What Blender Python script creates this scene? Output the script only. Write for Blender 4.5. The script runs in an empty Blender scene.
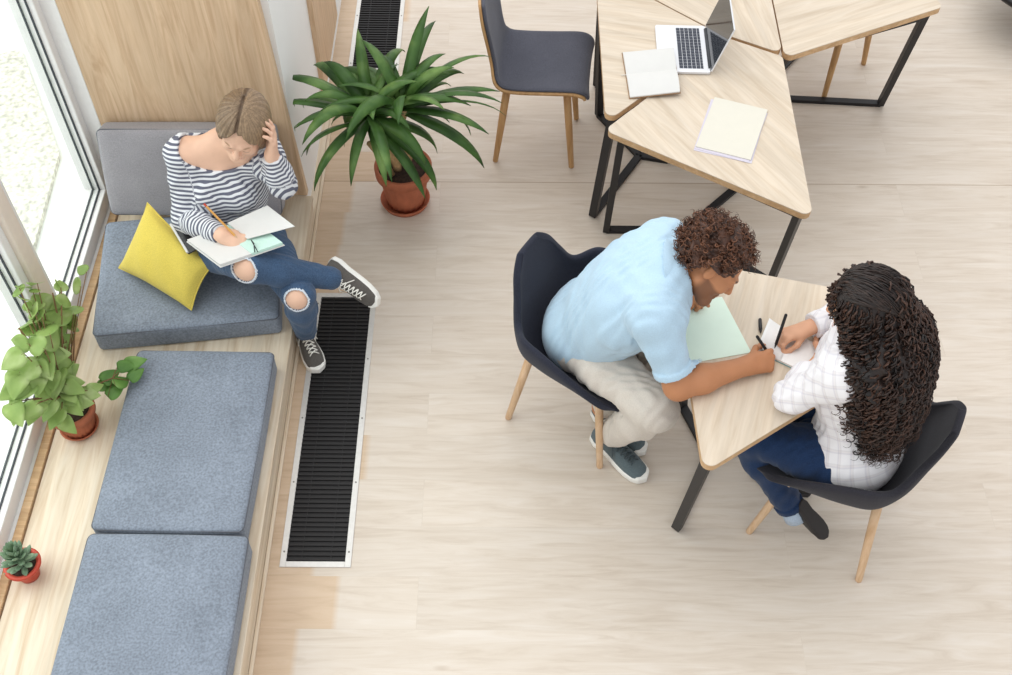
import bpy, bmesh, math, random
import numpy as np
from mathutils import Vector, Matrix
random.seed(7); rng = np.random.default_rng(11)
scene = bpy.context.scene
COL = scene.collection
R = math.radians

# ------------------------------------------------------------------ camera
cd = bpy.data.cameras.new('camera'); cam = bpy.data.objects.new('camera', cd); COL.objects.link(cam)
pit, yaw, rol = R(52.5), R(-.09), R(.42)
fw = Vector((-math.sin(yaw)*math.cos(pit), math.cos(yaw)*math.cos(pit), -math.sin(pit)))
rt = Vector((math.cos(yaw), math.sin(yaw), 0)); up = rt.cross(fw)
rt, up = math.cos(rol)*rt + math.sin(rol)*up, -math.sin(rol)*rt + math.cos(rol)*up
m = Matrix((rt, up, -fw)).transposed().to_4x4(); m.translation = (0, 0, 3.7)
cam.matrix_world = m
cd.sensor_width = 36; cd.lens = 36*1130/1012; cd.clip_start = .05
scene.camera = cam
# ------------------------------------------------------------------ light
w = bpy.data.worlds.new('sky'); scene.world = w; w.use_nodes = True
w.node_tree.nodes['Background'].inputs[0].default_value = (.96, .98, 1, 1)
w.node_tree.nodes['Background'].inputs[1].default_value = .98
def sun(name, d, energy, angle, color):
    l = bpy.data.lights.new(name, 'SUN'); l.energy = energy; l.angle = R(angle); l.color = color
    o = bpy.data.objects.new(name, l); COL.objects.link(o)
    o.rotation_euler = Vector(d).to_track_quat('-Z', 'Y').to_euler(); return o
sun('sun', (.27, -.32, -.91), 1.55, 78, (1, .985, .96))
def area(name, loc, target, sx, sy, energy, color):
    l = bpy.data.lights.new(name, 'AREA'); l.shape = 'RECTANGLE'; l.size = sx; l.size_y = sy; l.energy = energy; l.color = color
    o = bpy.data.objects.new(name, l); COL.objects.link(o); o.location = loc
    o.rotation_euler = (Vector(target)-Vector(loc)).to_track_quat('-Z', 'Y').to_euler(); return o
area('window_daylight', (-3.4, 2.6, 2.6), (-.6, 2.6, .2), 4.5, 2.6, 75, (.97, .99, 1))
vs = scene.view_settings
vs.view_transform = 'Standard'; vs.look = 'None'; vs.gamma = 1; vs.exposure = 0.01; vs.use_curve_mapping = False

# ------------------------------------------------------------------ materials
MATS = {}
def lin(c):
    return tuple((x/255/12.92 if x/255 <= .04045 else ((x/255+.055)/1.055)**2.4) for x in c) + (1,)
class NT:
    def __init__(s, name):
        s.m = bpy.data.materials.new(name); s.m.use_nodes = True; s.t = s.m.node_tree
        s.b = s.t.nodes['Principled BSDF']; s.out = s.t.nodes['Material Output']; MATS[name] = s.m
    def n(s, typ, **k):
        nd = s.t.nodes.new(typ)
        for a, v in k.items():
            if a in nd.inputs: nd.inputs[a].default_value = v
            else: setattr(nd, a, v)
        return nd
    def l(s, a, b): s.t.links.new(a, b)
    def coord(s, scale=(1, 1, 1), rot=(0, 0, 0), kind='Object'):
        tc = s.n('ShaderNodeTexCoord'); mp = s.n('ShaderNodeMapping')
        mp.inputs['Scale'].default_value = scale
        if any(rot):
            mr = s.n('ShaderNodeMapping'); mr.inputs['Rotation'].default_value = rot; s.l(tc.outputs[kind], mr.inputs[0]); s.l(mr.outputs[0], mp.inputs[0])
        else: s.l(tc.outputs[kind], mp.inputs[0])
        return mp.outputs[0]
    def ramp(s, src, stops):
        r = s.n('ShaderNodeValToRGB'); e = r.color_ramp.elements
        while len(e) < len(stops): e.new(.5)
        for x, (p, c) in zip(e, stops): x.position = p; x.color = c
        s.l(src, r.inputs[0]); return r.outputs[0]
    def mix(s, fac, a, b, mode='MIX'):
        x = s.n('ShaderNodeMix', data_type='RGBA', blend_type=mode)
        for sock, v in ((x.inputs[0], fac), (x.inputs[6], a), (x.inputs[7], b)):
            if hasattr(v, 'links'): s.l(v, sock)
            else: sock.default_value = v
        return x.outputs[2]
    def base(s, v):
        if hasattr(v, 'links'): s.l(v, s.b.inputs['Base Color'])
        else: s.b.inputs['Base Color'].default_value = v
    def set(s, **k):
        for a, v in k.items(): s.b.inputs[a.replace('_', ' ')].default_value = v
        return s
    def bump(s, src, strength=.2, dist=.002):
        b = s.n('ShaderNodeBump'); b.inputs['Strength'].default_value = strength; b.inputs['Distance'].default_value = dist
        s.l(src, b.inputs['Height']); s.l(b.outputs[0], s.b.inputs['Normal'])
def plain(name, rgb, rough=.6, metal=0, var=.06, scale=30, spec=.4):
    t = NT(name); c = lin(rgb)
    nz = t.n('ShaderNodeTexNoise', Scale=scale, Detail=3.0)
    t.l(t.coord(), nz.inputs['Vector'])
    lo = tuple(x*(1-var) for x in c[:3])+(1,); hi = tuple(min(1, x*(1+var)) for x in c[:3])+(1,)
    t.base(t.ramp(nz.outputs[0], [(.3, lo), (.7, hi)]))
    t.set(Roughness=rough, Metallic=metal); t.b.inputs['Specular IOR Level'].default_value = spec
    return t.m
def fabric(name, rgb, var=.16, scale=420, rough=.95, bump=.25, blotch=.08, sheen=.15):
    t = NT(name); c = lin(rgb); co = t.coord()
    n1 = t.n('ShaderNodeTexNoise', Scale=scale, Detail=2.0); t.l(co, n1.inputs['Vector'])
    n2 = t.n('ShaderNodeTexNoise', Scale=7.0, Detail=4.0); t.l(co, n2.inputs['Vector'])
    f = lambda k: tuple(min(1, x*k) for x in c[:3])+(1,)
    a = t.ramp(n1.outputs[0], [(.3, f(1-var)), (.7, f(1+var))])
    b = t.ramp(n2.outputs[0], [(.3, (1-blotch,)*3+(1,)), (.7, (1+blotch,)*3+(1,))])
    t.base(t.mix(1.0, a, b, 'MULTIPLY')); t.set(Roughness=rough)
    t.b.inputs['Sheen Weight'].default_value = sheen; t.b.inputs['Specular IOR Level'].default_value = .15
    t.bump(n1.outputs[0], bump, .0015); return t.m
def wood(name, light, mid, dark, angle=0, axis=0, stretch=14, scale=3.2, rough=.5, swirl=1.2, contrast=(.3, .52, .75)):
    """grain runs along the given object axis, turned by angle about z"""
    t = NT(name); sc = [scale*stretch]*3; sc[axis] = scale
    co = t.coord(sc, (0, 0, -angle))
    n1 = t.n('ShaderNodeTexNoise', Scale=1.0, Detail=6.0, Roughness=.6, Distortion=swirl); t.l(co, n1.inputs['Vector'])
    n2 = t.n('ShaderNodeTexNoise', Scale=.22, Detail=3.0, Distortion=2.0); t.l(co, n2.inputs['Vector'])
    a = t.ramp(n1.outputs[0], [(contrast[0], lin(dark)), (contrast[1], lin(mid)), (contrast[2], lin(light))])
    b = t.ramp(n2.outputs[0], [(.35, (.90, .90, .90, 1)), (.65, (1.05, 1.05, 1.05, 1))])
    t.base(t.mix(1.0, a, b, 'MULTIPLY')); t.set(Roughness=rough); t.b.inputs['Specular IOR Level'].default_value = .35
    t.bump(n1.outputs[0], .06, .001); return t.m

def floor_mat():
    t = NT('floor_planks'); tc = t.n('ShaderNodeTexCoord')
    mp = t.n('ShaderNodeMapping'); mp.inputs['Location'].default_value = (0.3, -3.742+.1975*30, 0); t.l(tc.outputs['Object'], mp.inputs[0])
    br = t.n('ShaderNodeTexBrick', offset=.37, squash=1.0); t.l(mp.outputs[0], br.inputs['Vector'])
    for k, v in (('Scale', 1.0), ('Mortar Size', .0012), ('Mortar Smooth', .3), ('Bias', 0.0), ('Brick Width', 2.1), ('Row Height', .1975)): br.inputs[k].default_value = v
    br.inputs['Color1'].default_value = (.86, .86, .86, 1); br.inputs['Color2'].default_value = (1.0, 1.0, 1.0, 1); br.inputs['Mortar'].default_value = (.80, .79, .77, 1)
    sv = t.n('ShaderNodeVectorMath', operation='MULTIPLY'); sv.inputs[1].default_value = (2.6, 26, 1); 
    ad = t.n('ShaderNodeVectorMath', operation='ADD'); t.l(tc.outputs['Object'], ad.inputs[0])
    bs = t.n('ShaderNodeVectorMath', operation='SCALE'); t.l(br.outputs['Color'], bs.inputs[0]); bs.inputs['Scale'].default_value = 9
    t.l(bs.outputs[0], ad.inputs[1]); t.l(ad.outputs[0], sv.inputs[0])
    n1 = t.n('ShaderNodeTexNoise', Scale=1.0, Detail=7.0, Roughness=.62, Distortion=1.6); t.l(sv.outputs[0], n1.inputs['Vector'])
    sv2 = t.n('ShaderNodeVectorMath', operation='MULTIPLY'); sv2.inputs[1].default_value = (1.1, 6, 1); t.l(ad.outputs[0], sv2.inputs[0])
    n2 = t.n('ShaderNodeTexNoise', Scale=1.0, Detail=4.0, Distortion=2.2); t.l(sv2.outputs[0], n2.inputs['Vector'])
    a = t.ramp(n1.outputs[0], [(.20, lin((194, 179, 163))), (.5, lin((210, 198, 184))), (.80, lin((218, 209, 199)))])
    b = t.ramp(n2.outputs[0], [(.3, (.955, .94, .92, 1)), (.7, (1.03, 1.035, 1.04, 1))])
    c = t.mix(1.0, a, b, 'MULTIPLY')
    c2 = t.mix(.42, c, br.outputs['Color'], 'MULTIPLY')
    # sparse knots
    vo = t.n('ShaderNodeTexVoronoi', Scale=1.0); sv3 = t.n('ShaderNodeVectorMath', operation='MULTIPLY'); sv3.inputs[1].default_value = (1.5, 4.2, 1)
    t.l(ad.outputs[0], sv3.inputs[0]); t.l(sv3.outputs[0], vo.inputs['Vector'])
    kn = t.ramp(vo.outputs['Distance'], [(0.0, (.55, .45, .36, 1)), (.055, (1, 1, 1, 1))])
    c3 = t.mix(.5, c2, kn, 'MULTIPLY')
    # the boards along the bench are tinted warmer and darker; every row ends somewhere else
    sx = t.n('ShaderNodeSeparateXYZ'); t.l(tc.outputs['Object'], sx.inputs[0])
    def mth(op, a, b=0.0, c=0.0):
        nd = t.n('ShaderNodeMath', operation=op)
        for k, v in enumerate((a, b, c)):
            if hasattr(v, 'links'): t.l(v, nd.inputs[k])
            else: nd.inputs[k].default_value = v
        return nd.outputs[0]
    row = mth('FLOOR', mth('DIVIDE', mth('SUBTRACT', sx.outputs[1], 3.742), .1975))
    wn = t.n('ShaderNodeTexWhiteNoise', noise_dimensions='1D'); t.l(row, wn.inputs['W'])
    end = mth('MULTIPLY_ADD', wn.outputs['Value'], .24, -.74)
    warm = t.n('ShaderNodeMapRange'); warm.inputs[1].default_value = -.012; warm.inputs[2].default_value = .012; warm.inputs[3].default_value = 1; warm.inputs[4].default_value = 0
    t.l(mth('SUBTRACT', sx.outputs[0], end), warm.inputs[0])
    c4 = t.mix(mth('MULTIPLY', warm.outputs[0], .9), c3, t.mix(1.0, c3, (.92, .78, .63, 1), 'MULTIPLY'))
    seam = mth('LESS_THAN', mth('ABSOLUTE', mth('SUBTRACT', sx.outputs[1], 3.742)), .003)
    c4 = t.mix(mth('MULTIPLY', seam, .55), c4, lin((150, 124, 98)))
    t.base(c4); t.set(Roughness=.42); t.b.inputs['Specular IOR Level'].default_value = .4
    t.bump(n1.outputs[0], .05, .001); return t.m

M = {}
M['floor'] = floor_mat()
M['oak_bench'] = wood('bench_oak', (229, 216, 197), (221, 205, 182), (204, 181, 152), axis=1, scale=2.2)
M['oak_panel'] = wood('panel_oak', (228, 200, 170), (217, 187, 154), (198, 164, 130), axis=2, scale=1.6, stretch=12, swirl=2.6)
M['oak_edge'] = wood('plywood_edge', (212, 180, 142), (199, 163, 122), (180, 142, 100), axis=0, scale=4)
M['oak_leg'] = wood('leg_beech', (226, 196, 164), (214, 180, 144), (196, 158, 120), axis=2, scale=4, stretch=8)
M['oak_leg_warm'] = wood('leg_oak_warm', (206, 166, 118), (192, 150, 102), (172, 130, 84), axis=2, scale=4, stretch=8)
M['wall_white'] = plain('wall_white_paint', (240, 240, 238), .8, var=.015, scale=3)
M['frame_white'] = plain('window_white_frame', (236, 234, 232), .45, var=.02)
M['frame_pink'] = plain('window_pale_batten', (232, 219, 205), .6, var=.03)
M['gasket'] = plain('window_gasket', (60, 64, 70), .6)
M['metal_black'] = plain('powder_black_metal', (34, 33, 35), .45, .2, var=.08)
M['alu'] = plain('brushed_aluminium', (206, 204, 200), .42, .35, var=.04, scale=60)
M['screw'] = plain('screw_steel', (120, 118, 114), .4, .8)
M['vent_dark'] = plain('vent_black', (24, 22, 23), .6)
M['cushion'] = fabric('cushion_grey_felt', (128, 136, 148), .22, 130, blotch=.10)
M['cushion_back'] = fabric('cushion_grey_back', (152, 149, 153), .15, 300)
M['piping'] = fabric('cushion_piping', (96, 99, 106), .1)
M['yellow'] = fabric('mustard_linen', (219, 198, 94), .12, 350, blotch=.06)
M['navy_felt'] = fabric('shell_navy_felt', (47, 49, 60), .22, 300, blotch=.1, sheen=.1)
M['char_felt'] = fabric('shell_charcoal_felt', (48, 47, 53), .22, 300, blotch=.1, sheen=.1)
M['grey_felt'] = fabric('seat_grey_weave', (84, 85, 95), .2, 300, blotch=.08)
M['terracotta'] = plain('terracotta', (176, 102, 72), .75, var=.14, scale=18)
M['red_pot'] = plain('red_plastic_pot', (196, 74, 54), .45, var=.06)
M['soil'] = plain('potting_soil', (62, 46, 38), .95, var=.5, scale=90)
M['bark'] = plain('stem_bark', (176, 146, 104), .85, var=.25, scale=60)
M['twig'] = plain('twig_brown', (128, 98, 66), .8, var=.2)
M['paper'] = plain('paper_white', (214, 213, 210), .75, var=.01)
M['page'] = plain('pad_page_white', (240, 239, 237), .75, var=.01)
M['cream_paper'] = plain('paper_cream', (216, 212, 199), .75, var=.01)
M['lilac'] = plain('paper_lilac', (206, 200, 212), .75, var=.01)
M['mint'] = plain('paper_mint', (224, 242, 226), .75, var=.01)
M['mint_edge'] = plain('page_block_mint', (196, 226, 214), .8, var=.05, scale=300)
M['teal'] = plain('cover_teal', (120, 178, 184), .6)
M['tan_cover'] = plain('cover_tan', (150, 116, 84), .6)
M['ink'] = plain('pen_black', (28, 27, 29), .3)
M['pencil'] = plain('pencil_ochre', (214, 158, 84), .45)
M['silver'] = plain('laptop_silver', (224, 225, 229), .35, .3, var=.01)
M['key'] = plain('laptop_key', (58, 62, 74), .5)
M['dark_alu'] = plain('laptop_hinge', (50, 52, 58), .4)
def screen():
    t = NT('laptop_screen'); t.base(lin((38, 42, 48))); t.set(Roughness=.08); t.b.inputs['Specular IOR Level'].default_value = .9; return t.m
M['screen'] = screen()
def glass():
    t = NT('window_glass'); tr = t.n('ShaderNodeBsdfTransparent'); gl = t.n('ShaderNodeBsdfGlossy', Roughness=.02)
    tr.inputs[0].default_value = (.96, .985, .97, 1)
    mx = t.n('ShaderNodeMixShader'); mx.inputs[0].default_value = .035
    t.l(tr.outputs[0], mx.inputs[1]); t.l(gl.outputs[0], mx.inputs[2]); t.l(mx.outputs[0], t.out.inputs[0]); return t.m
M['glass'] = glass()
M['paving'] = plain('outside_paving', (240, 242, 240), .8, var=.03, scale=4)
M['gravel'] = plain('outside_gravel', (214, 212, 200), .9, var=.35, scale=40)
def leaf(name, dark, mid, light, sc=9, trans=.25):
    t = NT(name); n1 = t.n('ShaderNodeTexNoise', Scale=sc, Detail=3.0); t.l(t.coord(), n1.inputs['Vector'])
    t.base(t.ramp(n1.outputs[0], [(.3, lin(dark)), (.52, lin(mid)), (.72, lin(light))])); t.set(Roughness=.42)
    t.b.inputs['Specular IOR Level'].default_value = .35
    if trans:
        tl = t.n('ShaderNodeBsdfTranslucent'); tl.inputs[0].default_value = lin(light); mx = t.n('ShaderNodeMixShader'); mx.inputs[0].default_value = trans
        t.l(t.b.outputs[0], mx.inputs[1]); t.l(tl.outputs[0], mx.inputs[2]); t.l(mx.outputs[0], t.out.inputs[0])
    return t.m
M['leaf_dark'] = leaf('leaf_deep_green', (40, 72, 30), (72, 108, 48), (122, 152, 82), 7, .15)
M['leaf_light'] = leaf('leaf_lime', (136, 168, 92), (170, 196, 118), (206, 220, 162), 13, .42)
M['leaf_mid'] = leaf('leaf_mid_green', (84, 126, 58), (112, 154, 76), (146, 182, 104), 11, .25)
M['leaf_grey'] = leaf('leaf_grey_green', (96, 124, 98), (126, 152, 122), (160, 182, 148), 20, .08)

def attr_mat(name, rough=.55, spec=.3, bump_scale=0, sheen=0, var=.08, nscale=60, sss=0):
    """base colour comes from the mesh's own colour attribute (skin with lips and brows, patterned cloth)"""
    t = NT(name); a = t.n('ShaderNodeAttribute'); a.attribute_name = 'Col'
    n1 = t.n('ShaderNodeTexNoise', Scale=nscale, Detail=3.0); t.l(t.coord(), n1.inputs['Vector'])
    b = t.ramp(n1.outputs[0], [(.3, (1-var,)*3+(1,)), (.7, (1+var*.4,)*3+(1,))])
    t.base(t.mix(1.0, a.outputs['Color'], b, 'MULTIPLY')); t.set(Roughness=rough); t.b.inputs['Specular IOR Level'].default_value = spec
    if sheen: t.b.inputs['Sheen Weight'].default_value = sheen
    if bump_scale:
        n2 = t.n('ShaderNodeTexNoise', Scale=bump_scale, Detail=2.0); t.l(t.coord(), n2.inputs['Vector']); t.bump(n2.outputs[0], .2, .001)
    return t.m
M['skin'] = attr_mat('skin', .5, .35, var=.05, nscale=25)
M['hair_attr'] = attr_mat('hair_strands', .45, .4, var=.25, nscale=90)
def striped():
    t = NT('striped_jersey'); a = t.n('ShaderNodeAttribute'); a.attribute_name = 'stripe'
    mu = t.n('ShaderNodeMath', operation='MULTIPLY'); mu.inputs[1].default_value = 1/.0172; t.l(a.outputs['Fac'], mu.inputs[0])
    fr = t.n('ShaderNodeMath', operation='FRACT'); t.l(mu.outputs[0], fr.inputs[0])
    t.base(t.ramp(fr.outputs[0], [(0, lin((224, 226, 230))), (.44, lin((224, 226, 230))), (.5, lin((98, 100, 116))), (.94, lin((98, 100, 116))), (1, lin((224, 226, 230)))]))
    t.set(Roughness=.9); n2 = t.n('ShaderNodeTexNoise', Scale=300.0); t.l(t.coord(), n2.inputs['Vector']); t.bump(n2.outputs[0], .15, .001); return t.m
M['striped'] = striped()
M['shirt_blue'] = fabric('shirt_light_blue', (178, 204, 222), .05, 260, blotch=.04, bump=.12)
def plaid():
    t = NT('white_plaid_blouse'); co = t.coord((1, 1, 1), (.5, .2, .7))
    sx = t.n('ShaderNodeSeparateXYZ'); t.l(co, sx.inputs[0]); acc = None
    for ax, f in ((0, 26.0), (2, 22.0)):
        mu = t.n('ShaderNodeMath', operation='MULTIPLY'); mu.inputs[1].default_value = f; t.l(sx.outputs[ax], mu.inputs[0])
        fr = t.n('ShaderNodeMath', operation='FRACT'); t.l(mu.outputs[0], fr.inputs[0])
        c = t.ramp(fr.outputs[0], [(0, (1, 1, 1, 1)), (.42, (1, 1, 1, 1)), (.5, (.84, .83, .86, 1)), (.62, (.95, .93, .92, 1)), (.7, (.88, .87, .87, 1)), (.78, (1, 1, 1, 1))])
        acc = c if acc is None else t.mix(1.0, acc, c, 'MULTIPLY')
    t.base(t.mix(1.0, acc, lin((236, 234, 236)), 'MULTIPLY')); t.set(Roughness=.9); return t.m
M['plaid'] = plaid()
M['denim'] = fabric('denim_blue', (66, 88, 116), .22, 240, blotch=.14, bump=.2)
M['denim_dark'] = fabric('denim_navy', (30, 50, 82), .16, 240, blotch=.12, bump=.2)
M['chino'] = fabric('chino_stone', (206, 198, 188), .06, 260, blotch=.05, bump=.12)
M['suede'] = fabric('shoe_suede_grey', (92, 88, 84), .15, 260)
M['knit_grey'] = fabric('shoe_knit_slate', (92, 104, 108), .15, 300)
M['rubber_white'] = plain('sole_white_rubber', (236, 234, 228), .6, var=.03)
M['lace'] = plain('lace_white', (238, 236, 228), .85, var=.03)
M['lace_grey'] = plain('lace_slate', (70, 80, 84), .85)
M['leather_black'] = plain('shoe_black_leather', (26, 27, 30), .25, spec=.6)
M['sole_black'] = plain('sole_dark', (44, 40, 40), .7)
M['sock'] = fabric('sock_pale_blue', (170, 186, 204), .12, 300)
M['band'] = plain('elastic_band', (40, 44, 46), .6)
M['fray'] = plain('denim_fray', (206, 214, 222), .95, var=.1, scale=200)

# ------------------------------------------------------------------ builders
WORLD = set()
def link(name, me, mat, parent=None, smooth=False):
    o = bpy.data.objects.new(name, me); COL.objects.link(o)
    for mm in (mat if isinstance(mat, (list, tuple)) else [mat]): me.materials.append(mm)
    if smooth:
        me.polygons.foreach_set('use_smooth', [True]*len(me.polygons))
    if parent is not None:
        o.parent = parent
        r = parent
        off = Vector((0, 0, 0))
        while r is not None: off += Vector(r.location); r = r.parent
        if parent.name in WORLD: me.transform(Matrix.Translation(-off)); WORLD.add(o.name)
    return o
def thing(name, label, cat, loc=(0, 0, 0), rz=0, group=None, world=True):
    o = bpy.data.objects.new(name, None); COL.objects.link(o); o.location = loc; o.rotation_euler = (0, 0, rz)
    o.empty_display_size = .05
    o['label'] = label; o['category'] = cat
    if group: o['group'] = group
    if world: WORLD.add(o.name)
    return o
def tag(o, label, cat, group=None):
    o['label'] = label; o['category'] = cat
    if group: o['group'] = group
    return o
class MB:
    """collects faces into one mesh"""
    def __init__(s): s.v = []; s.f = []; s.mi = []; s.cur = 0
    def add(s, vs, fs):
        b = len(s.v); s.v += [tuple(map(float, v)) for v in vs]; s.f += [tuple(i+b for i in f) for f in fs]; s.mi += [s.cur]*len(fs)
    def box(s, lo, hi, mat=None):
        (x0, y0, z0), (x1, y1, z1) = lo, hi
        vs = [Vector(p) for p in ((x0, y0, z0), (x1, y0, z0), (x1, y1, z0), (x0, y1, z0), (x0, y0, z1), (x1, y0, z1), (x1, y1, z1), (x0, y1, z1))]
        if mat is not None: vs = [mat @ v for v in vs]
        s.add(vs, [(3, 2, 1, 0), (4, 5, 6, 7), (0, 1, 5, 4), (1, 2, 6, 5), (2, 3, 7, 6), (3, 0, 4, 7)]); return s
    def prism(s, poly, z0, z1, mat=None):
        n = len(poly); vs = [Vector((x, y, z0)) for x, y in poly] + [Vector((x, y, z1)) for x, y in poly]
        if mat is not None: vs = [mat @ v for v in vs]
        s.add(vs, [tuple(range(n-1, -1, -1)), tuple(range(n, 2*n))] + [(i, (i+1) % n, n+(i+1) % n, n+i) for i in range(n)]); return s
    def tube(s, pts, rad, n=10, caps=True, flat=None):
        pts = [Vector(p) for p in pts]; rad = rad if isinstance(rad, (list, tuple)) else [rad]*len(pts)
        rings = []; ref = None
        for i, p in enumerate(pts):
            d = (pts[min(i+1, len(pts)-1)]-pts[max(i-1, 0)]).normalized()
            if ref is None: ref = d.orthogonal().normalized()
            ref = (ref-d*ref.dot(d)).normalized(); b = d.cross(ref)
            rings.append([p+rad[i]*(math.cos(2*math.pi*k/n)*ref+math.sin(2*math.pi*k/n)*b) for k in range(n)])
        vs = [v for r in rings for v in r]
        fs = [(i*n+k, i*n+(k+1) % n, (i+1)*n+(k+1) % n, (i+1)*n+k) for i in range(len(pts)-1) for k in range(n)]
        if caps: fs += [tuple(range(n-1, -1, -1)), tuple((len(pts)-1)*n+k for k in range(n))]
        s.add(vs, fs); return s
    def bar(s, a, b, w, h, upv=(0, 0, 1)):
        a, b = Vector(a), Vector(b); d = (b-a).normalized(); u = Vector(upv); u = (u-d*u.dot(d))
        u = d.orthogonal() if u.length < 1e-4 else u
        u.normalize(); r = d.cross(u)
        c = [a+sx*r*w/2+sy*u*h/2 for sx, sy in ((-1, -1), (1, -1), (1, 1), (-1, 1))]+[b+sx*r*w/2+sy*u*h/2 for sx, sy in ((-1, -1), (1, -1), (1, 1), (-1, 1))]
        s.add(c, [(3, 2, 1, 0), (4, 5, 6, 7), (0, 1, 5, 4), (1, 2, 6, 5), (2, 3, 7, 6), (3, 0, 4, 7)]); return s
    def lathe(s, prof, c=(0, 0, 0), n=40, rib=None):
        vs = []; k = len(prof)
        for i in range(n):
            a = 2*math.pi*i/n
            for j, (r, z) in enumerate(prof):
                rr = r+(rib(i, j) if rib else 0)
                vs.append((c[0]+rr*math.cos(a), c[1]+rr*math.sin(a), c[2]+z))
        s.add(vs, [(i*k+j, ((i+1) % n)*k+j, ((i+1) % n)*k+j+1, i*k+j+1) for i in range(n) for j in range(k-1)]); return s
    def grid(s, P):
        h, w = len(P), len(P[0]); s.add([p for row in P for p in row], [(i*w+j, i*w+j+1, (i+1)*w+j+1, (i+1)*w+j) for i in range(h-1) for j in range(w-1)]); return s
    def disc(s, c, r, n=32, jag=0):
        s.add([(c[0], c[1], c[2])]+[(c[0]+r*math.cos(2*math.pi*i/n), c[1]+r*math.sin(2*math.pi*i/n), c[2]) for i in range(n)], [(0, 1+i, 1+(i+1) % n) for i in range(n)]); return s
    def mesh(s, name):
        me = bpy.data.meshes.new(name); me.from_pydata(s.v, [], s.f); me.update()
        if any(s.mi): me.polygons.foreach_set('material_index', s.mi)
        return me
    def build(s, name, mat, parent=None, smooth=False, bevel=0, seg=2, solid=0, sub=0):
        o = link(name, s.mesh(name), mat, parent, smooth)
        if solid:
            md = o.modifiers.new('solid', 'SOLIDIFY'); md.thickness = solid; md.offset = 0
        if sub:
            md = o.modifiers.new('sub', 'SUBSURF'); md.levels = sub; md.render_levels = sub
        if bevel:
            md = o.modifiers.new('bevel', 'BEVEL'); md.width = bevel; md.segments = seg; md.limit_method = 'ANGLE'; md.angle_limit = R(40)
        return o
def copy_thing(root, loc, rz, label, group=None):
    r = root.copy(); COL.objects.link(r); r.location = loc; r.rotation_euler = (0, 0, rz); r['label'] = label
    if group: r['group'] = group
    for ch in list(root.children):
        c = ch.copy(); COL.objects.link(c); c.parent = r
        for g in list(ch.children):
            d = g.copy(); COL.objects.link(d); d.parent = c
    return r
def structure(o): o['kind'] = 'structure'; return o
def round_poly(pts, r, n=6):
    out = []; N = len(pts)
    rs = r if isinstance(r, (list, tuple)) else [r]*N
    for i in range(N):
        p = Vector(pts[i]).to_2d(); a = (Vector(pts[i-1]).to_2d()-p).normalized(); b = (Vector(pts[(i+1) % N]).to_2d()-p).normalized()
        ang = a.angle(b); d = rs[i]/math.tan(ang/2); c = p+(a+b).normalized()*rs[i]/math.sin(ang/2)
        s0 = p+a*d; s1 = p+b*d; v0 = s0-c; v1 = s1-c; t0 = math.atan2(v0.y, v0.x); t1 = math.atan2(v1.y, v1.x)
        dt = (t1-t0+math.pi) % (2*math.pi)-math.pi
        for k in range(n+1):
            t = t0+dt*k/n; out.append((c.x+rs[i]*math.cos(t), c.y+rs[i]*math.sin(t)))
    return out

# ------------------------------------------------------------------ setting
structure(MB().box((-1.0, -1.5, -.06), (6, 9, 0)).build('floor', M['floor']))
structure(MB().prism([(-1.66, .15), (-.868, .15), (-.964, 2.2), (-1.66, 2.2)], -.035, 0, Matrix.Translation((0, 3.50, 0)) @ Matrix.Rotation(R(90), 4, 'X')).build('trim_1', M['oak_panel'], bevel=.002))
structure(MB().box((-1.66, 3.535, 0), (-.885, 4.21, 2.2)).build('wall_left', M['wall_white']))
structure(MB().box((-1.66, 4.21, .13), (-.862, 4.80, 1.6)).build('trim_2', M['oak_panel'], bevel=.002))
structure(MB().box((-1.66, 4.21, 0), (-.885, 6.5, .13)).build('wall_left_plinth', M['wall_white']))
# floor strip along the bench foot
structure(MB().box((-.852, -.5, 0), (-.838, 4.2, .012)).build('baseboard_left', M['oak_bench'], bevel=.003))

# ground outside the window
structure(MB().box((-9, -3, -.30), (-1.86, 12, -.2)).build('ground_outside', M['paving']))
gv = MB().prism([(-2.75, 3.2), (-2.16, 3.35), (-2.2, 4.1), (-2.6, 4.9), (-3.3, 4.6)], -.2, -.17).build('gravel_bed', M['gravel']); structure(gv)

def window(n, y0, y1, ztop=2.6):
    x = -1.765
    wd = bpy.data.objects.new('window_%d' % n, None); COL.objects.link(wd); wd.location = (x, (y0+y1)/2, .15); wd['kind'] = 'structure'; WORLD.add(wd.name)
    fr = MB()
    fr.box((x-.05, y0, .15), (x+.045, y1, .225)); fr.box((x-.05, y0, ztop-.07), (x+.045, y1, ztop))
    fr.box((x-.05, y0, .225), (x+.045, y0+.045, ztop-.07)); fr.box((x-.05, y1-.045, .225), (x+.045, y1, ztop-.07))
    fr.build('window_frame', M['frame_white'], wd, bevel=.004)
    g = MB(); a, b, c, d = y0+.045, y1-.045, .225, ztop-.07
    for q in (.016, -.012):
        g.box((x+q, a, c), (x+q+.006, b, c+.006)); g.box((x+q, a, d-.006), (x+q+.006, b, d)); g.box((x+q, a, c), (x+q+.006, a+.006, d)); g.box((x+q, b-.006, c), (x+q+.006, b, d))
    g.build('gasket', M['gasket'], wd)
    MB().box((x-.004, a, c), (x+.004, b, d)).build('glass', M['glass'], wd)
window(1, 2.72, 3.50); window(2, 1.0, 2.64)
structure(MB().box((-1.83, 2.64, .15), (-1.70, 2.72, 2.6)).build('trim_3', M['frame_pink'], bevel=.006))      # mullion between the panes
structure(MB().box((-1.83, 3.50, .0), (-1.66, 3.56, 2.6)).build('trim_4', M['frame_white'], bevel=.003))     # white window jamb by the panel
structure(MB().box((-1.86, -.5, 0), (-1.70, 3.5, .15)).build('wall_window_foot', M['wall_white']))

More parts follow.
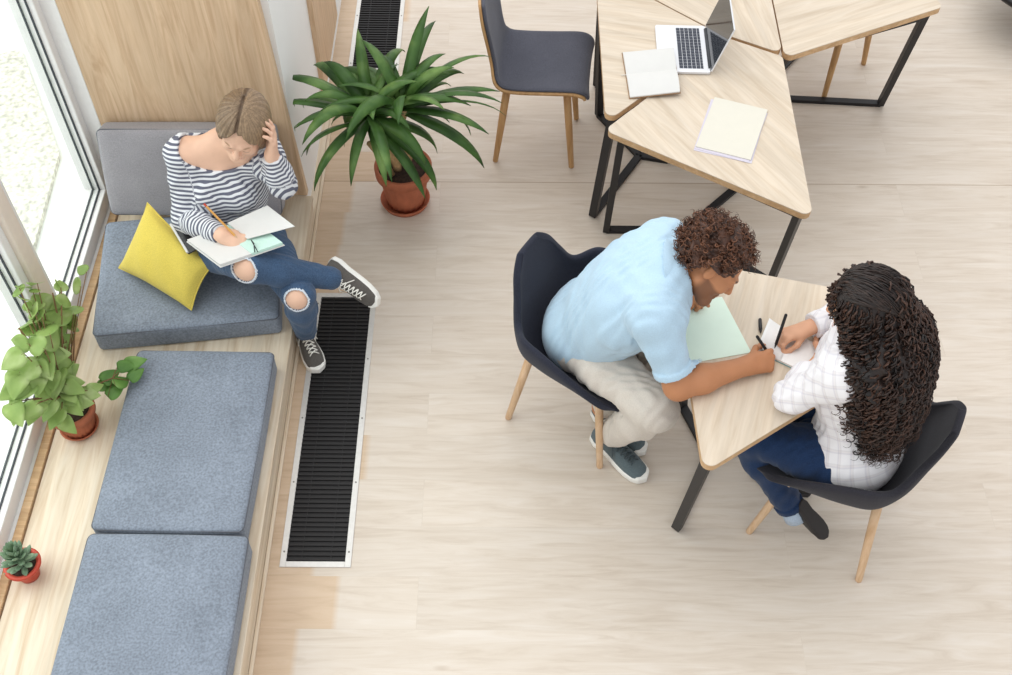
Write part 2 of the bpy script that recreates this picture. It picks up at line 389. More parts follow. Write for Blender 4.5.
# ------------------------------------------------------------------ window bench
bench = thing('window_bench', 'long low pale oak platform bench running along the window', 'bench', (-1.27, 2.2, 0))
MB().box((-1.668, -.5, .128), (-.845, 3.5, .15)).build('bench_top', M['oak_bench'], bench, bevel=.003)
MB().box((-1.705, -.5, .128), (-1.672, 3.5, .160)).build('sill_board', M['oak_edge'], bench, bevel=.003)
MB().box((-1.0, -.5, 0), (-.853, 3.5, .128)).build('front_panel', M['oak_bench'], bench)
MB().box((-1.0, 3.5, 0), (-.853, 4.2, .012)).build('end_block', M['oak_bench'], bench)

# ------------------------------------------------------------------ cushions
def soft_box(hx, hy, hz, r, nx=14, ny=14, puff=.008, sag=0):
    """rounded box with a slightly crowned top, centred, built as one closed mesh"""
    bm = bmesh.new(); bmesh.ops.create_cube(bm, size=2)
    bmesh.ops.subdivide_edges(bm, edges=bm.edges[:], cuts=11, use_grid_fill=True)
    for v in bm.verts:
        x, y, z = v.co
        e = lambda t: math.copysign(1-(1-abs(t))**1.7, t)           # pack the rows near the rims
        x, y, z = e(x), e(y), e(z)
        p = Vector((x*hx, y*hy, z*hz)); c = Vector((max(-hx+r, min(hx-r, p.x)), max(-hy+r, min(hy-r, p.y)), max(-hz+r, min(hz-r, p.z))))
        d = p-c
        if d.length > 1e-6: p = c+d.normalized()*r
        k = (1-x*x)*(1-y*y)
        p.z += (puff if z > 0 else 0)*k*(1 if z > 0 else 0)
        p.x += .5*puff*(1-y*y)*math.copysign(abs(x)**8, x); p.y += .5*puff*(1-x*x)*math.copysign(abs(y)**8, y)
        v.co = p
    me = bpy.data.meshes.new('cushion'); bm.to_mesh(me); bm.free(); return me
def cushion(label, cx, cy, z, hx, hy, hz, rz, mat, name='seat_cushion', rx=0, group='grey seat cushions on the window bench', cat='cushion'):
    t = thing(name, label, cat, (cx, cy, z), 0, group); t.rotation_euler = (rx, 0, rz); WORLD.discard(t.name)
    me = soft_box(hx, hy, hz, .018); me.transform(Matrix.Translation((0, 0, hz)))
    o = link('cover', me, mat, t, True)
    pp = MB(); pl = round_poly([(-hx+.002, -hy+.002), (hx-.002, -hy+.002), (hx-.002, hy-.002), (-hx+.002, hy-.002)], .022)
    pp.tube([(x+.002*math.copysign(1, x), y+.002*math.copysign(1, y), 2*hz-.012) for x, y in pl+pl[:2]], .0028, 6, caps=False)
    pp.build('piping', M['piping'], t, True)
    return t
cushion('grey seat cushion with the mustard pillow and the woman on it', -1.272, 2.985, .15, .355, .300, .055, R(7.5), M['cushion'])
cushion('grey seat cushion beside the leafy plant in the terracotta pot', -1.141, 2.192, .15, .260, .380, .054, R(-.6), M['cushion'])
cushion('grey seat cushion nearest the camera, beside the small succulent', -1.139, 1.418, .15, .272, .378, .054, R(-.6), M['cushion'])
cushion('pale grey back cushion standing upright against the oak panel behind the woman', -1.28, 3.478, .252, .355, .185, .055, 0, M['cushion_back'], 'back_cushion', R(68), None)
for o in list(COL.objects):
    if o.name.startswith('back_cushion'): o.location = (-1.285, 3.424, .408)

def pillow():
    L, B, Rr, T = [Vector(p) for p in ((-1.54, 2.955, .29), (-1.215, 2.745, .285), (-1.115, 2.85, .44), (-1.405, 3.11, .50))]
    nrm = ((B-L).cross(T-L)).normalized()
    c = (L+B+Rr+T)/4
    t = thing('throw_pillow', 'mustard yellow square throw pillow leaning beside the seated woman', 'pillow', (c.x, c.y, .25))
    n = 28; top = []; bot = []
    for i in range(n+1):
        ra, rb = [], []
        for j in range(n+1):
            u, v = i/n*2-1, j/n*2-1
            pu = u*(1-.09*(1-v*v)*abs(u)**3); pv = v*(1-.09*(1-u*u)*abs(v)**3)
            a, b = (pu+1)/2, (pv+1)/2
            p = (1-a)*(1-b)*L+a*(1-b)*B+a*b*Rr+(1-a)*b*T
            h = .068*((1-u*u)*(1-v*v))**.42+.003*math.sin(9*u+5*v)*(1-u*u)*(1-v*v)
            ra.append(p+nrm*h); rb.append(p-nrm*h*.8)
        top.append(ra); bot.append(rb)
    mb = MB(); mb.grid(top); mb.grid([r[::-1] for r in bot]); o = mb.build('cover', M['yellow'], t, True)
    ed = [L, B, Rr, T, L]; pts = []
    for k in range(4):
        for q in range(14):
            s = q/14; u = 2*s-1; p = ed[k].lerp(ed[k+1], s); pts.append(p+(c-p)*.085*(1-u*u))
    MB().tube(pts+[pts[0]], .003, 6, caps=False).build('seam', M['yellow'], t, True)
pillow()

# ------------------------------------------------------------------ floor vents
def vent(label, y0, y1):
    x0, x1 = -.80, -.545; t = thing('floor_vent', label, 'vent', ((x0+x1)/2, (y0+y1)/2, 0), 0, 'floor vents in line along the bench')
    f = MB(); wd = .022
    f.box((x0, y0, -.01), (x0+wd, y1, .004)); f.box((x1-wd, y0, -.01), (x1, y1, .004)); f.box((x0+wd, y0, -.01), (x1-wd, y0+wd, .004)); f.box((x0+wd, y1-wd, -.01), (x1-wd, y1, .004))
    fo = f.build('frame', M['alu'], t, bevel=.001)
    for k in range(5):
        yy = y0+.06+(y1-y0-.12)*k/4
        for xx in (x0+wd/2, x1-wd/2): MB().lathe([(0, .0058), (.003, .0058), (.0036, .004)], (xx, yy, 0), 8).build('screw', M['screw'], fo)
    g = MB(); y = y0+wd+.004
    while y < y1-wd-.006:
        g.box((x0+wd, y, -.004), (x1-wd, y+.0085, .002)); y += .0195
    for xx in (x0+.075, x1-.075): g.box((xx-.002, y0+wd, -.004), (xx+.002, y1-wd, .0005))
    g.box((x0+wd, y0+wd, -.008), (x1-wd, y1-wd, -.0035))
    g.build('grille', M['vent_dark'], t)
# the vents sit in openings cut through the floor
fl = bpy.data.objects['floor']
for y0, y1 in ((1.80, 3.07), (4.52, 6.2)):
    cu = MB().box((-.7995, y0+.0005, -.05), (-.5455, y1-.0005, .05)).mesh('cut')
    co = bpy.data.objects.new('cut', cu); COL.objects.link(co)
    md = fl.modifiers.new('b', 'BOOLEAN'); md.operation = 'DIFFERENCE'; md.object = co; md.solver = 'EXACT'
    bpy.context.view_layer.update()
    me = bpy.data.meshes.new_from_object(fl.evaluated_get(bpy.context.evaluated_depsgraph_get()))
    fl.modifiers.clear(); fl.data = me; bpy.data.objects.remove(co)
vent('black slatted floor vent with steel frame under the woman in sneakers', 1.80, 3.07)
vent('black floor vent at the top edge, behind the strap-leaved potted plant', 4.52, 6.2)

# ------------------------------------------------------------------ tables
def table(label, poly, grain, feet, bars, loc, legs=None, name='table', group=None, mid=None):
    """poly: world corners of the top; feet: list of (corner point at the top, foot on the floor)"""
    t = thing(name, label, 'table', (loc[0], loc[1], 0), 0, group)
    wm = wood('tabletop_oak_%d' % len(MATS), (219, 206, 189), (211, 196, 176), (199, 181, 158), angle=grain, scale=3.4, stretch=13, swirl=.8)
    pr = round_poly(poly, .028)
    tp = MB().prism(pr, .7365, .74).build('tabletop', wm, t)
    MB().prism(pr, .711, .7365).build('edge_band', M['oak_edge'], tp)
    for a, b in feet:
        MB().bar((a[0], a[1], .711), (b[0], b[1], .009), .034, .028, (b[0]-loc[0], b[1]-loc[1], 0)).build('leg', M['metal_black'], t, bevel=.001)
    fb = MB()
    for a, b in bars: fb.bar((a[0], a[1], .0092), (b[0], b[1], .0092), .034, .018)
    fb.build('foot_bar', M['metal_black'], t, bevel=.001)
    ub = MB(); ps = [a for a, b in feet]
    for i in range(len(ps)):
        a, b = ps[i], ps[(i+1) % len(ps)]; ub.bar((a[0], a[1], .698), (b[0], b[1], .698), .03, .025)
    ub.build('under_frame', M['metal_black'], t)
    return t
TG = 'oak tables pushed together into one star'
G = .004
# A: left, B: front, C: middle top, D: right, E: upper left
table('oak table top with the laptop and open notebook, left of the seam', [(.385, 3.325), (.912, 3.856), (.815, 3.932), (.389, 4.32)], R(-12),
      [((.42, 3.40), (.393, 3.53)), ((.84, 3.85), (.76, 3.885)), ((.42, 4.24), (.45, 4.2))], [((.393, 3.53), (.626, 3.915)), ((.626, 3.915), (.76, 3.885)), ((.626, 3.915), (.45, 4.2))], (.6, 3.9), group=TG)
table('oak table with the paper sheets, pointed corner toward the man and woman', [(.378, 3.280), (1.108, 2.822), (1.128, 3.728), (.916, 3.845)], R(-58),
      [((.45, 3.29), (.447, 3.44)), ((1.075, 2.885), (1.135, 3.14)), ((1.085, 3.69), (1.06, 3.71))], [((.447, 3.44), (.80, 3.44)), ((.80, 3.44), (1.06, 3.71)), ((.80, 3.44), (1.135, 3.14))], (.9, 3.38), group=TG)
table('oak table top wedged between the laptop table and the long right-hand table', [(.929, 3.858), (1.130, 3.748), (1.143, 4.65), (.938, 4.62)], R(100),
      [((.95, 3.9), (.97, 4.0)), ((1.1, 4.5), (1.05, 4.4)), ((.98, 4.52), (1.0, 4.45))], [((.97, 4.0), (1.02, 4.25)), ((1.05, 4.4), (1.02, 4.25)), ((1.0, 4.45), (1.02, 4.25))], (.95, 4.2), group=TG)
table('oak table reaching to the right with a slanted black leg and floor bar', [(1.136, 3.722), (1.862, 4.066), (1.62, 4.86), (1.150, 4.64)], R(25),
      [((1.80, 4.065), (1.835, 4.293)), ((1.18, 3.80), (1.22, 4.335)), ((1.55, 4.78), (1.5, 4.7))], [((1.835, 4.293), (1.22, 4.335)), ((1.22, 4.335), (1.5, 4.7))], (1.4, 4.3), group=TG)
table('oak table top behind the laptop, at the top edge of the picture', [(.390, 4.330), (.818, 3.940), (.915, 3.866), (.926, 4.62), (.395, 4.62)], R(-45),
      [((.43, 4.36), (.45, 4.42)), ((.85, 3.98), (.80, 4.08)), ((.55, 4.5), (.52, 4.48))], [((.45, 4.42), (.60, 4.30)), ((.80, 4.08), (.60, 4.30)), ((.52, 4.48), (.60, 4.30))], (.6, 4.3), group=TG)
table('oak table between the man in blue and the curly-haired woman', [(.605, 1.762), (1.377, 2.278), (1.363, 2.435), (.575, 2.63)], R(72),
      [((.632, 1.83), (.632, 1.965)), ((1.30, 2.31), (1.24, 2.36)), ((.62, 2.55), (.70, 2.50))], [((.632, 1.965), (.78, 2.28)), ((1.24, 2.36), (.78, 2.28)), ((.70, 2.50), (.78, 2.28))], (.9, 2.28), name='table')

# ------------------------------------------------------------------ chairs
def interp(x, xs, ys):
    return float(np.interp(x, xs, ys))
def smooth_curve(xs, ys):
    xs = np.array(xs, float); ys = np.array(ys, float)
    d = np.gradient(ys, xs)
    def f(x):
        i = int(np.clip(np.searchsorted(xs, x)-1, 0, len(xs)-2)); h = xs[i+1]-xs[i]; t = min(1, max(0, (x-xs[i])/h))
        return (2*t**3-3*t**2+1)*ys[i]+(t**3-2*t*t+t)*h*d[i]+(-2*t**3+3*t*t)*ys[i+1]+(t**3-t*t)*h*d[i+1]
    return f
def shell_chair(label, felt):
    """upholstered tub chair facing +x, origin on the floor"""
    t = thing('shell_chair', label, 'chair', world=False)
    V = [0, .12, .3, .46, .58, .68, .82, .92, 1]
    cx = smooth_curve(V, [.262, .215, .08, -.06, -.145, -.198, -.232, -.250, -.262])
    cz = smooth_curve(V, [.412, .432, .425, .42, .442, .52, .655, .74, .79])
    rx = smooth_curve(V, [.255, .205, .09, -.04, -.115, -.168, -.208, -.236, -.258])   # the rim seen from above
    ry = smooth_curve(V, [.205, .246, .268, .270, .252, .198, .142, .104, .050])
    rz = smooth_curve(V, [.408, .452, .545, .615, .622, .590, .672, .742, .788])        # and its height: arm lobe, notch, back lobe
    nu, nv = 24, 40; P = []
    for i in range(nv+1):
        v = i/nv; row = []
        for j in range(nu+1):
            u = j/nu*2-1; a = abs(u); k = a**3.4
            row.append(Vector((cx(v)*(1-k)+rx(v)*k, ry(v)*math.sin(u*1.45)/math.sin(1.45), cz(v)*(1-k)+rz(v)*k)))
        P.append(row)
    o = MB().grid(P).build('seat_shell', felt, t, True, solid=.026, sub=1)
    for sx in (1, -1):
        for sy in (1, -1):
            a = Vector((.135*sx-.01, .13*sy, .425)); b = Vector((.205*sx, .205*sy, 0))
            MB().tube([a, a.lerp(b, .5), b+Vector((0, 0, .004)), b], [.0165, .0155, .0125, .0115], 14).build('leg', M['oak_leg'], t, True)
    f = MB(); f.bar((-.14, -.13, .405), (.13, .13, .405), .03, .012); f.bar((-.14, .13, .405), (.13, -.13, .4052), .03, .012)
    f.build('under_frame', M['metal_black'], t)
    return t
ch = shell_chair('navy upholstered shell chair that the man in blue sits on', M['navy_felt'])
ch.location = (.298, 2.507, 0); ch.rotation_euler = (0, 0, math.atan2(-.532, .846)); ch['group'] = 'upholstered shell chairs with beech legs'
c2 = copy_thing(ch, (1.172, 2.040, 0), math.atan2(.46, -.89), 'charcoal upholstered shell chair under the curly-haired woman')
for c in c2.children:
    if c.name.startswith('seat_shell'):
        c.data = c.data.copy(); c.data.materials[0] = M['char_felt']
stl = thing('side_table', 'low round table with a dark rim, cut off by the upper right corner', 'table', (2.80, 4.98, 0))
MB().lathe([(0, .225), (.33, .225), (.352, .232), (.358, .246), (.354, .260), (.342, .262)], (2.80, 4.98, 0), 64).build('rim', M['metal_black'], stl, True)
MB().lathe([(.344, .256), (.340, .261), (.20, .262), (0, .262)], (2.80, 4.98, 0), 64).build('tabletop', M['alu'], stl, True)
MB().lathe([(0, 0), (.075, 0), (.075, .012), (.03, .03), (.024, .12), (.03, .225), (0, .225)], (2.80, 4.98, 0), 32).build('pedestal', M['oak_leg_warm'], stl, True)

def side_chair(label):
    """bent plywood chair with grey upholstered front, facing +x"""
    t = thing('side_chair', label, 'chair', world=False)
    pts = [(.203, .425), (.195, .444), (.155, .454), (.05, .447), (-.08, .44), (-.155, .447), (-.195, .485), (-.212, .56), (-.228, .66), (-.245, .78), (-.256, .855)]
    s = np.linspace(0, 1, len(pts)); fx = smooth_curve(s, [p[0] for p in pts]); fz = smooth_curve(s, [p[1] for p in pts])
    hw = smooth_curve([0, .1, .3, .5, .6, .68, .78, .9, 1], [.20, .212, .213, .208, .195, .165, .165, .188, .172])
    def shell(off, inset):
        P = []
        for i in range(49):
            v = i/48; p = Vector((fx(v), 0, fz(v))); q = Vector((fx(min(1, v+.01))-fx(max(0, v-.01)), 0, fz(min(1, v+.01))-fz(max(0, v-.01)))).normalized()
            n = Vector((q.z, 0, -q.x)); n = -n if n.z < 0 and v < .5 else n
            if n.x < 0 and v > .6: n = -n
            row = []
            for j in range(13):
                u = j/12*2-1; row.append(p+n*(off+.012*abs(u)**3)+Vector((0, (hw(v)-inset)*u, 0)))
            P.append(row)
        return MB().grid(P)
    shell(0, 0).build('plywood_shell', M['oak_leg_warm'], t, True, solid=.012)
    shell(.014, .003).build('upholstery', M['grey_felt'], t, True, solid=.018, sub=1)
    for sx in (1, -1):
        for sy in (1, -1):
            a = Vector((.13*sx, .145*sy, .44)); b = Vector((.178*sx-.005, .167*sy, 0))
            MB().tube([a, a.lerp(b, .5), b+Vector((0, 0, .004)), b], [.018, .0165, .0125, .0115], 14).build('leg', M['oak_leg_warm'], t, True)
    f = MB(); f.bar((-.125, -.14, .424), (.13, -.14, .424), .03, .014); f.bar((-.125, .14, .424), (.13, .14, .424), .03, .014); f.bar((.0, -.14, .424), (.0, .14, .424), .05, .014)
    f.build('under_frame', M['oak_leg_warm'], t); return t
sc = side_chair('grey upholstered side chair with oak legs, left of the laptop table')
sc.location = (.150, 4.03, 0); sc.rotation_euler = (0, 0, R(-6)); sc['group'] = 'oak side chairs at the big table'
copy_thing(sc, (1.565, 4.585, 0), math.atan2(-.73, -.69), 'oak-legged side chair tucked under the right-hand table, only legs showing')

# ------------------------------------------------------------------ things on the tables
def slab(name, quad, z, th, mat, parent=None, bevel=0, dz=(0, 0, 0, 0)):
    n = len(quad); mb = MB(); vs = [(x, y, z+d) for (x, y), d in zip(quad, dz)]+[(x, y, z+th+d) for (x, y), d in zip(quad, dz)]
    mb.add(vs, [(3, 2, 1, 0), (4, 5, 6, 7)]+[(i, (i+1) % 4, 4+(i+1) % 4, 4+i) for i in range(4)])
    return mb.build(name, mat, parent, bevel=bevel)
def rect(c, w, h, a):
    ca, sa = math.cos(a), math.sin(a); return [(c[0]+x*ca-y*sa, c[1]+x*sa+y*ca) for x, y in ((-w/2, -h/2), (w/2, -h/2), (w/2, h/2), (-w/2, h/2))]
def page(quad, z, crown, spine_side=None, n=12, thick=0):
    """a gently curved page: rises in the middle between edge 0-3 and edge 1-2"""
    (a, b, c, d) = [Vector((x, y, z)) for x, y in quad]; P = []
    for i in range(n+1):
        s = i/n; h = crown*math.sin(math.pi*min(1, max(0, s)))**.8
        P.append([(a.lerp(b, s)).lerp(d.lerp(c, s), k/4)+Vector((0, 0, h)) for k in range(5)])
    return P
def curved_block(name, quad, z0, th, crown, mat, parent, n=12):
    P = page(quad, z0+th, crown, n=n); mb = MB(); mb.grid(P)
    base = [[Vector((p.x, p.y, z0)) for p in r] for r in P]; mb.grid([r[::-1] for r in base])
    for e in (0, -1):
        mb.grid([[r[e] for r in base], [r[e] for r in P]] if e == -1 else [[r[e] for r in P], [r[e] for r in base]])
    mb.grid([base[0], P[0]]); mb.grid([P[-1], base[-1]])
    return mb.build(name, mat, parent, True)
# laptop: user side to the left, lid to the right
lp = thing('laptop', 'open silver laptop with dark keys on the oak table', 'laptop', (.73, 3.76, .74), R(-1.5), None, False)
MB().prism(round_poly([(-.115, -.15), (.094, -.15), (.094, .15), (-.115, .15)], .01), .002, .014).build('base', M['silver'], lp, bevel=.002)
kb = MB()
for r in range(6):
    for c in range(14):
        if r == 0 and 3 < c < 9: continue
        x, y = -.030+r*.0172, -.128+c*.0186
        kb.box((x, y, .0141), (x+(.015 if r < 5 else .010), y+.0155, .0155))
kb.box((-.030, -.128+4*.0186, .0141), (-.015, -.128+8*.0186+.0155, .0155))
kb.build('keyboard', M['key'], lp)
MB().box((-.102, -.05, .0138), (-.042, .05, .0144)).build('touchpad', M['silver'], lp, bevel=.0004)
MB().tube([(.095, -.125, .013), (.095, .125, .013)], .010, 10).build('hinge', M['dark_alu'], lp, True)
lid = Matrix.Translation((.097, 0, .016)) @ Matrix.Rotation(R(-16), 4, 'Y').inverted()
ld = MB().box((-.003, -.15, 0), (.003, .15, .215), lid).build('lid', M['silver'], lp, bevel=.002)
MB().box((-.0036, -.146, .006), (-.0031, .146, .211), lid).build('screen', M['screen'], ld)

nb = thing('open_notebook', 'open blank notebook in front of the laptop', 'notebook', (.585, 3.607, .74))
q = [(.487, 3.462), (.683, 3.478), (.678, 3.750), (.474, 3.738)]
slab('cover', [(q[0][0]-.003, q[0][1]-.003), (q[1][0]+.003, q[1][1]-.003), (q[2][0]+.003, q[2][1]+.003), (q[3][0]-.003, q[3][1]+.003)], .7405, .003, M['tan_cover'], nb)
mid0 = ((q[0][0]+q[3][0])/2, (q[0][1]+q[3][1])/2); mid1 = ((q[1][0]+q[2][0])/2, (q[1][1]+q[2][1])/2)
curved_block('pages', [q[0], mid0, mid1, q[1]], .7435, .005, .011, M['paper'], nb)
curved_block('pages', [mid0, q[3], q[2], mid1], .7435, .005, .011, M['paper'], nb)
MB().tube([(mid0[0]-.02, mid0[1], .743), (mid0[0]+.01, mid0[1], .7465)], .0015, 5).build('ribbon', M['paper'], nb)

for o in nb.children:                     # its far right corner rests on the laptop
    for v in o.data.vertices: v.co.z += .0165*max(0, (v.co.x+.585-.487)/.196)
tag(slab('paper_sheet', rect((.864, 3.281), .222, .308, R(-18.5)), .7403, .0012, M['lilac']), 'lilac sheet at the bottom of the paper pile on the table', 'paper', 'loose sheets piled on the front oak table')
tag(slab('paper_sheet', rect((.866, 3.278), .210, .297, R(-21.5)), .7418, .0012, M['lilac']), 'pale lilac sheet in the middle of the paper pile', 'paper', 'loose sheets piled on the front oak table')
tag(slab('paper_sheet', rect((.870, 3.291), .212, .300, R(-20)), .7433, .003, M['cream_paper']), 'cream sheet on top of the paper pile', 'paper', 'loose sheets piled on the front oak table')
tag(slab('paper_sheet', [(.582, 2.165), (.806, 2.215), (.737, 2.450), (.590, 2.425)], .7403, .0015, M['mint']), 'pale mint sheet lying in front of the man', 'paper')
# small writing pad between the two
wp = thing('writing_pad', 'small white writing pad with teal back, under the woman\'s pen', 'notebook', (.92, 2.23, .74))
wq = [(.822, 2.218), (.968, 2.128), (1.030, 2.240), (.878, 2.338)]
slab('cover', wq, .7403, .003, M['teal'], wp); slab('pages', [(x*.985+.0138, y*.985+.0335) for x, y in wq], .7434, .009, M['page'], wp)
P = []
for i in range(9):
    s = i/8; a = Vector((wq[0][0], wq[0][1], .7526)).lerp(Vector((wq[3][0], wq[3][1], .7526)), .02); b = Vector((wq[0][0], wq[0][1], .7526)).lerp(Vector((wq[3][0], wq[3][1], .7526)), .98)
    off = (Vector(wq[1]).to_3d()-Vector(wq[0]).to_3d())*(.5*s); lift = Vector((0, 0, .018*(1-s)**2))
    P.append([a+off+lift, b+off+lift])
MB().grid(P).build('lifted_page', M['page'], wp, True, solid=.0008)
def pen(name, label, cat, a, b, r, mat, tip=None, cap=None):
    a, b = Vector(a), Vector(b); d = (b-a).normalized(); t = thing(name, label, cat, a)
    body = MB().tube([a+d*.014, a+d*.016, b-d*.004, b], [r*.8, r, r, r*.75], 10).build('barrel', mat, t, True)
    MB().tube([a, a+d*.0145], [r*.15, r*.8], 10).build('tip', tip or mat, t, True)
    if cap: MB().bar(b-d*.04+Vector((0, 0, r*1.2)), b-d*.003+Vector((0, 0, r*1.2)), .002, .002).build('clip', cap, t)
    return t
pen('pen', 'black pen held by the curly-haired woman', 'pen', (.880, 2.220, .757), (.906, 2.280, .862), .0052, M['ink'], cap=M['ink'])
pen('pen', 'black pen in the man\'s right hand', 'pen', (.862, 2.180, .762), (.808, 2.215, .830), .0052, M['ink'], cap=M['ink'])
pen('pen', 'black pen lying at the far corner of the writing pad', 'pen', (.846, 2.290, .7465), (.852, 2.352, .7465), .006, M['ink'])
pen('pen', 'thin dark pen under the near edge of the mint sheet', 'pen', (.60, 2.162, .744), (.665, 2.145, .744), .0035, M['ink'])

# ------------------------------------------------------------------ plants
def pot(parent, c, r0, r1, h, rim, mat, soil_z, ribs=True):
    rb = (lambda i, j: (.0022*math.cos(i*2*math.pi/3) if ribs and 1 <= j <= 3 else 0))
    MB().lathe([(0, 0), (r0, 0), (r0+.25*(r1-r0), h*.25), (r0+.5*(r1-r0), h*.5), (r0+.72*(r1-r0), h*.72), (r1-.004, h-rim), (r1+.010, h-rim+.002), (r1+.012, h-.006), (r1+.006, h), (r1-.004, h-.004), (r1-.010, soil_z-.01)], c, 60, rb).build('pot', mat, parent, True)
    MB().lathe([(0, soil_z+.006), (r1*.5, soil_z+.004), (r1-.006, soil_z)], c, 36, lambda i, j: random.uniform(-.003, .003) if 0 < j < 2 else 0).build('soil', M['soil'], parent, True)
def saucer(parent, c, r, h, mat):
    MB().lathe([(0, 0), (r-.012, 0), (r, h), (r-.005, h), (r-.016, .006), (0, .006)], c, 48).build('saucer', mat, parent, True)
def strap(base, az, el, L, wid, droop, twist=0, n=12):
    P = []; p = Vector(base); e = el; tw = twist
    for i in range(n+1):
        s = i/n; d = Vector((math.cos(az)*math.cos(e), math.sin(az)*math.cos(e), math.sin(e)))
        side = Vector((-math.sin(az), math.cos(az), 0)); nn = side.cross(d)
        sd = side*math.cos(tw)+nn*math.sin(tw)
        w = wid*(.45+1.6*s-2.05*s**2.6 if s < .5 else (1-((s-.42)/.58)**2.2)**.9 if s > .42 else 1)
        w = wid*max(.04, min(1, .42+2.2*s))*max(.03, (1-max(0, (s-.4)/.6)**2.4))
        P.append([p-sd*w/2+nn*w*.14, p, p+sd*w/2+nn*w*.14]); p = p+d*(L/n); e -= droop/n*(.4+1.3*s); tw += random.uniform(-.05, .05)
    return P
dr = thing('potted_dracaena', 'large strap-leaved plant in a terracotta pot standing on the floor', 'plant', (-.455, 3.61, 0))
saucer(dr, (-.455, 3.615, 0), .112, .028, M['terracotta']); pot(dr, (-.452, 3.615, .008), .082, .115, .222, .05, M['terracotta'], .195)
st = MB()
ca, cb = Vector((-.555, 3.50, .60)), Vector((-.425, 3.545, .61))
for base, top in (((-.475, 3.60, .2), ca), ((-.440, 3.635, .2), cb)):
    b = Vector(base); pts = [b.lerp(top, s)+Vector((.012*math.sin(7*s), .01*math.cos(9*s), 0)) for s in np.linspace(0, 1, 9)]
    st.tube(pts, [.017+.003*math.sin(i*2.1) for i in range(9)], 10)
st.tube([(-.50, 3.58, .2), (-.53, 3.545, .34), (-.57, 3.5, .46)], [.016, .015, .012], 10)
st.build('stem', M['bark'], dr, True)
fo = MB()
for c, n in ((ca, 32), (cb, 30)):
    for k in range(n):
        az = k*2.39996+random.uniform(-.2, .2); s = k/n
        el = R(68-82*s+random.uniform(-8, 8)); L = random.uniform(.34, .47)*(1 if s > .2 else .72)
        toward = abs((az+math.pi/2+math.pi) % (2*math.pi)-math.pi)
        if toward < R(48) and s > .28 and c is cb: continue
        if toward < R(30) and s > .5: continue
        fo.grid(strap(c+Vector((0, 0, .05*(1-s)-.02)), az, el, L, random.uniform(.044, .060), R(random.uniform(70, 115)), random.uniform(-.5, .5)))
for az, el, L, dp in ((R(-128), R(10), .42, R(95)), (R(70), R(60), .44, R(55)), (R(100), R(50), .40, R(60)), (R(176), R(25), .44, R(60)), (R(5), R(28), .42, R(55)), (R(-22), R(20), .40, R(60)), (R(-75), R(15), .36, R(85))):
    fo.grid(strap(ca if math.cos(az) < .3 else cb, az, el, L, .05, dp))
fo.v = [(max(x, -.858), y, z) if y > 3.45 else (x, y, z) for x, y, z in fo.v]      # leaves press against the wall end
fo.build('foliage', M['leaf_dark'], dr, True, solid=.0012)

def ovate(base, d, nrm, L, W, fold=.16, curl=.5):
    """heart-shaped leaf: base point, direction to the tip, face normal"""
    d = Vector(d).normalized(); nrm = Vector(nrm); nrm = (nrm-d*nrm.dot(d)).normalized(); sd = d.cross(nrm); P = []
    for i in range(11):
        s = i/10; w = W*.5*(math.sin(math.pi*min(1, (s*.92+.08))**.62)**.85); 
        c = Vector(base)+d*(L*s)-nrm*(curl*L*s*s*.4)
        P.append([c-sd*w+nrm*w*fold, c-sd*w*.5+nrm*w*fold*.35, c, c+sd*w*.5+nrm*w*fold*.35, c+sd*w+nrm*w*fold])
    return P
wpn = thing('potted_houseplant', 'bushy lime-green houseplant in a terracotta pot on the window bench', 'plant', (-1.578, 2.29, .15))
saucer(wpn, (-1.578, 2.29, .15), .072, .02, M['terracotta']); pot(wpn, (-1.578, 2.29, .156), .056, .074, .130, .034, M['terracotta'], .112)
LV = [(-1.56,2.56,.52,.085),(-1.58,2.67,.52,.075),(-1.655,2.56,.66,.07),(-1.665,2.52,.69,.06),(-1.665,2.48,.68,.07),(-1.63,2.51,.62,.075),(-1.60,2.54,.57,.08),(-1.61,2.46,.57,.085),(-1.59,2.49,.52,.08),
      (-1.58,2.46,.46,.075),(-1.58,2.44,.43,.06),(-1.62,2.37,.54,.085),(-1.63,2.28,.54,.08),(-1.56,2.36,.41,.085),(-1.61,2.29,.47,.085),(-1.655,2.20,.56,.10),(-1.65,2.19,.52,.10),(-1.63,2.17,.43,.09),
      (-1.61,2.24,.43,.09),(-1.49,2.30,.35,.07),(-1.56,2.27,.38,.09),(-1.515,2.27,.345,.08),(-1.58,2.22,.36,.09),(-1.55,2.33,.45,.09),(-1.54,2.31,.41,.085),(-1.66,2.33,.62,.08),(-1.64,2.41,.60,.08),
      (-1.665,2.25,.62,.09),(-1.60,2.20,.40,.09),(-1.57,2.39,.50,.08),(-1.60,2.60,.60,.07),(-1.66,2.13,.48,.09),(-1.53,2.24,.36,.08),(-1.59,2.33,.50,.085),(-1.63,2.45,.66,.075)]
lf = MB(); tw = MB(); root = Vector((-1.578, 2.29, .27))
LV += [(x+random.uniform(-.045, .04), y+random.uniform(-.06, .05), z+random.uniform(-.06, .05), L*random.uniform(.7, 1)) for x, y, z, L in LV if random.random() < .85]
for k in range(34):
    d = rng.normal(size=3); d /= np.linalg.norm(d); LV.append((-1.622+.065*d[0], 2.40+.18*d[1], .50+.15*d[2], random.uniform(.07, .1)))
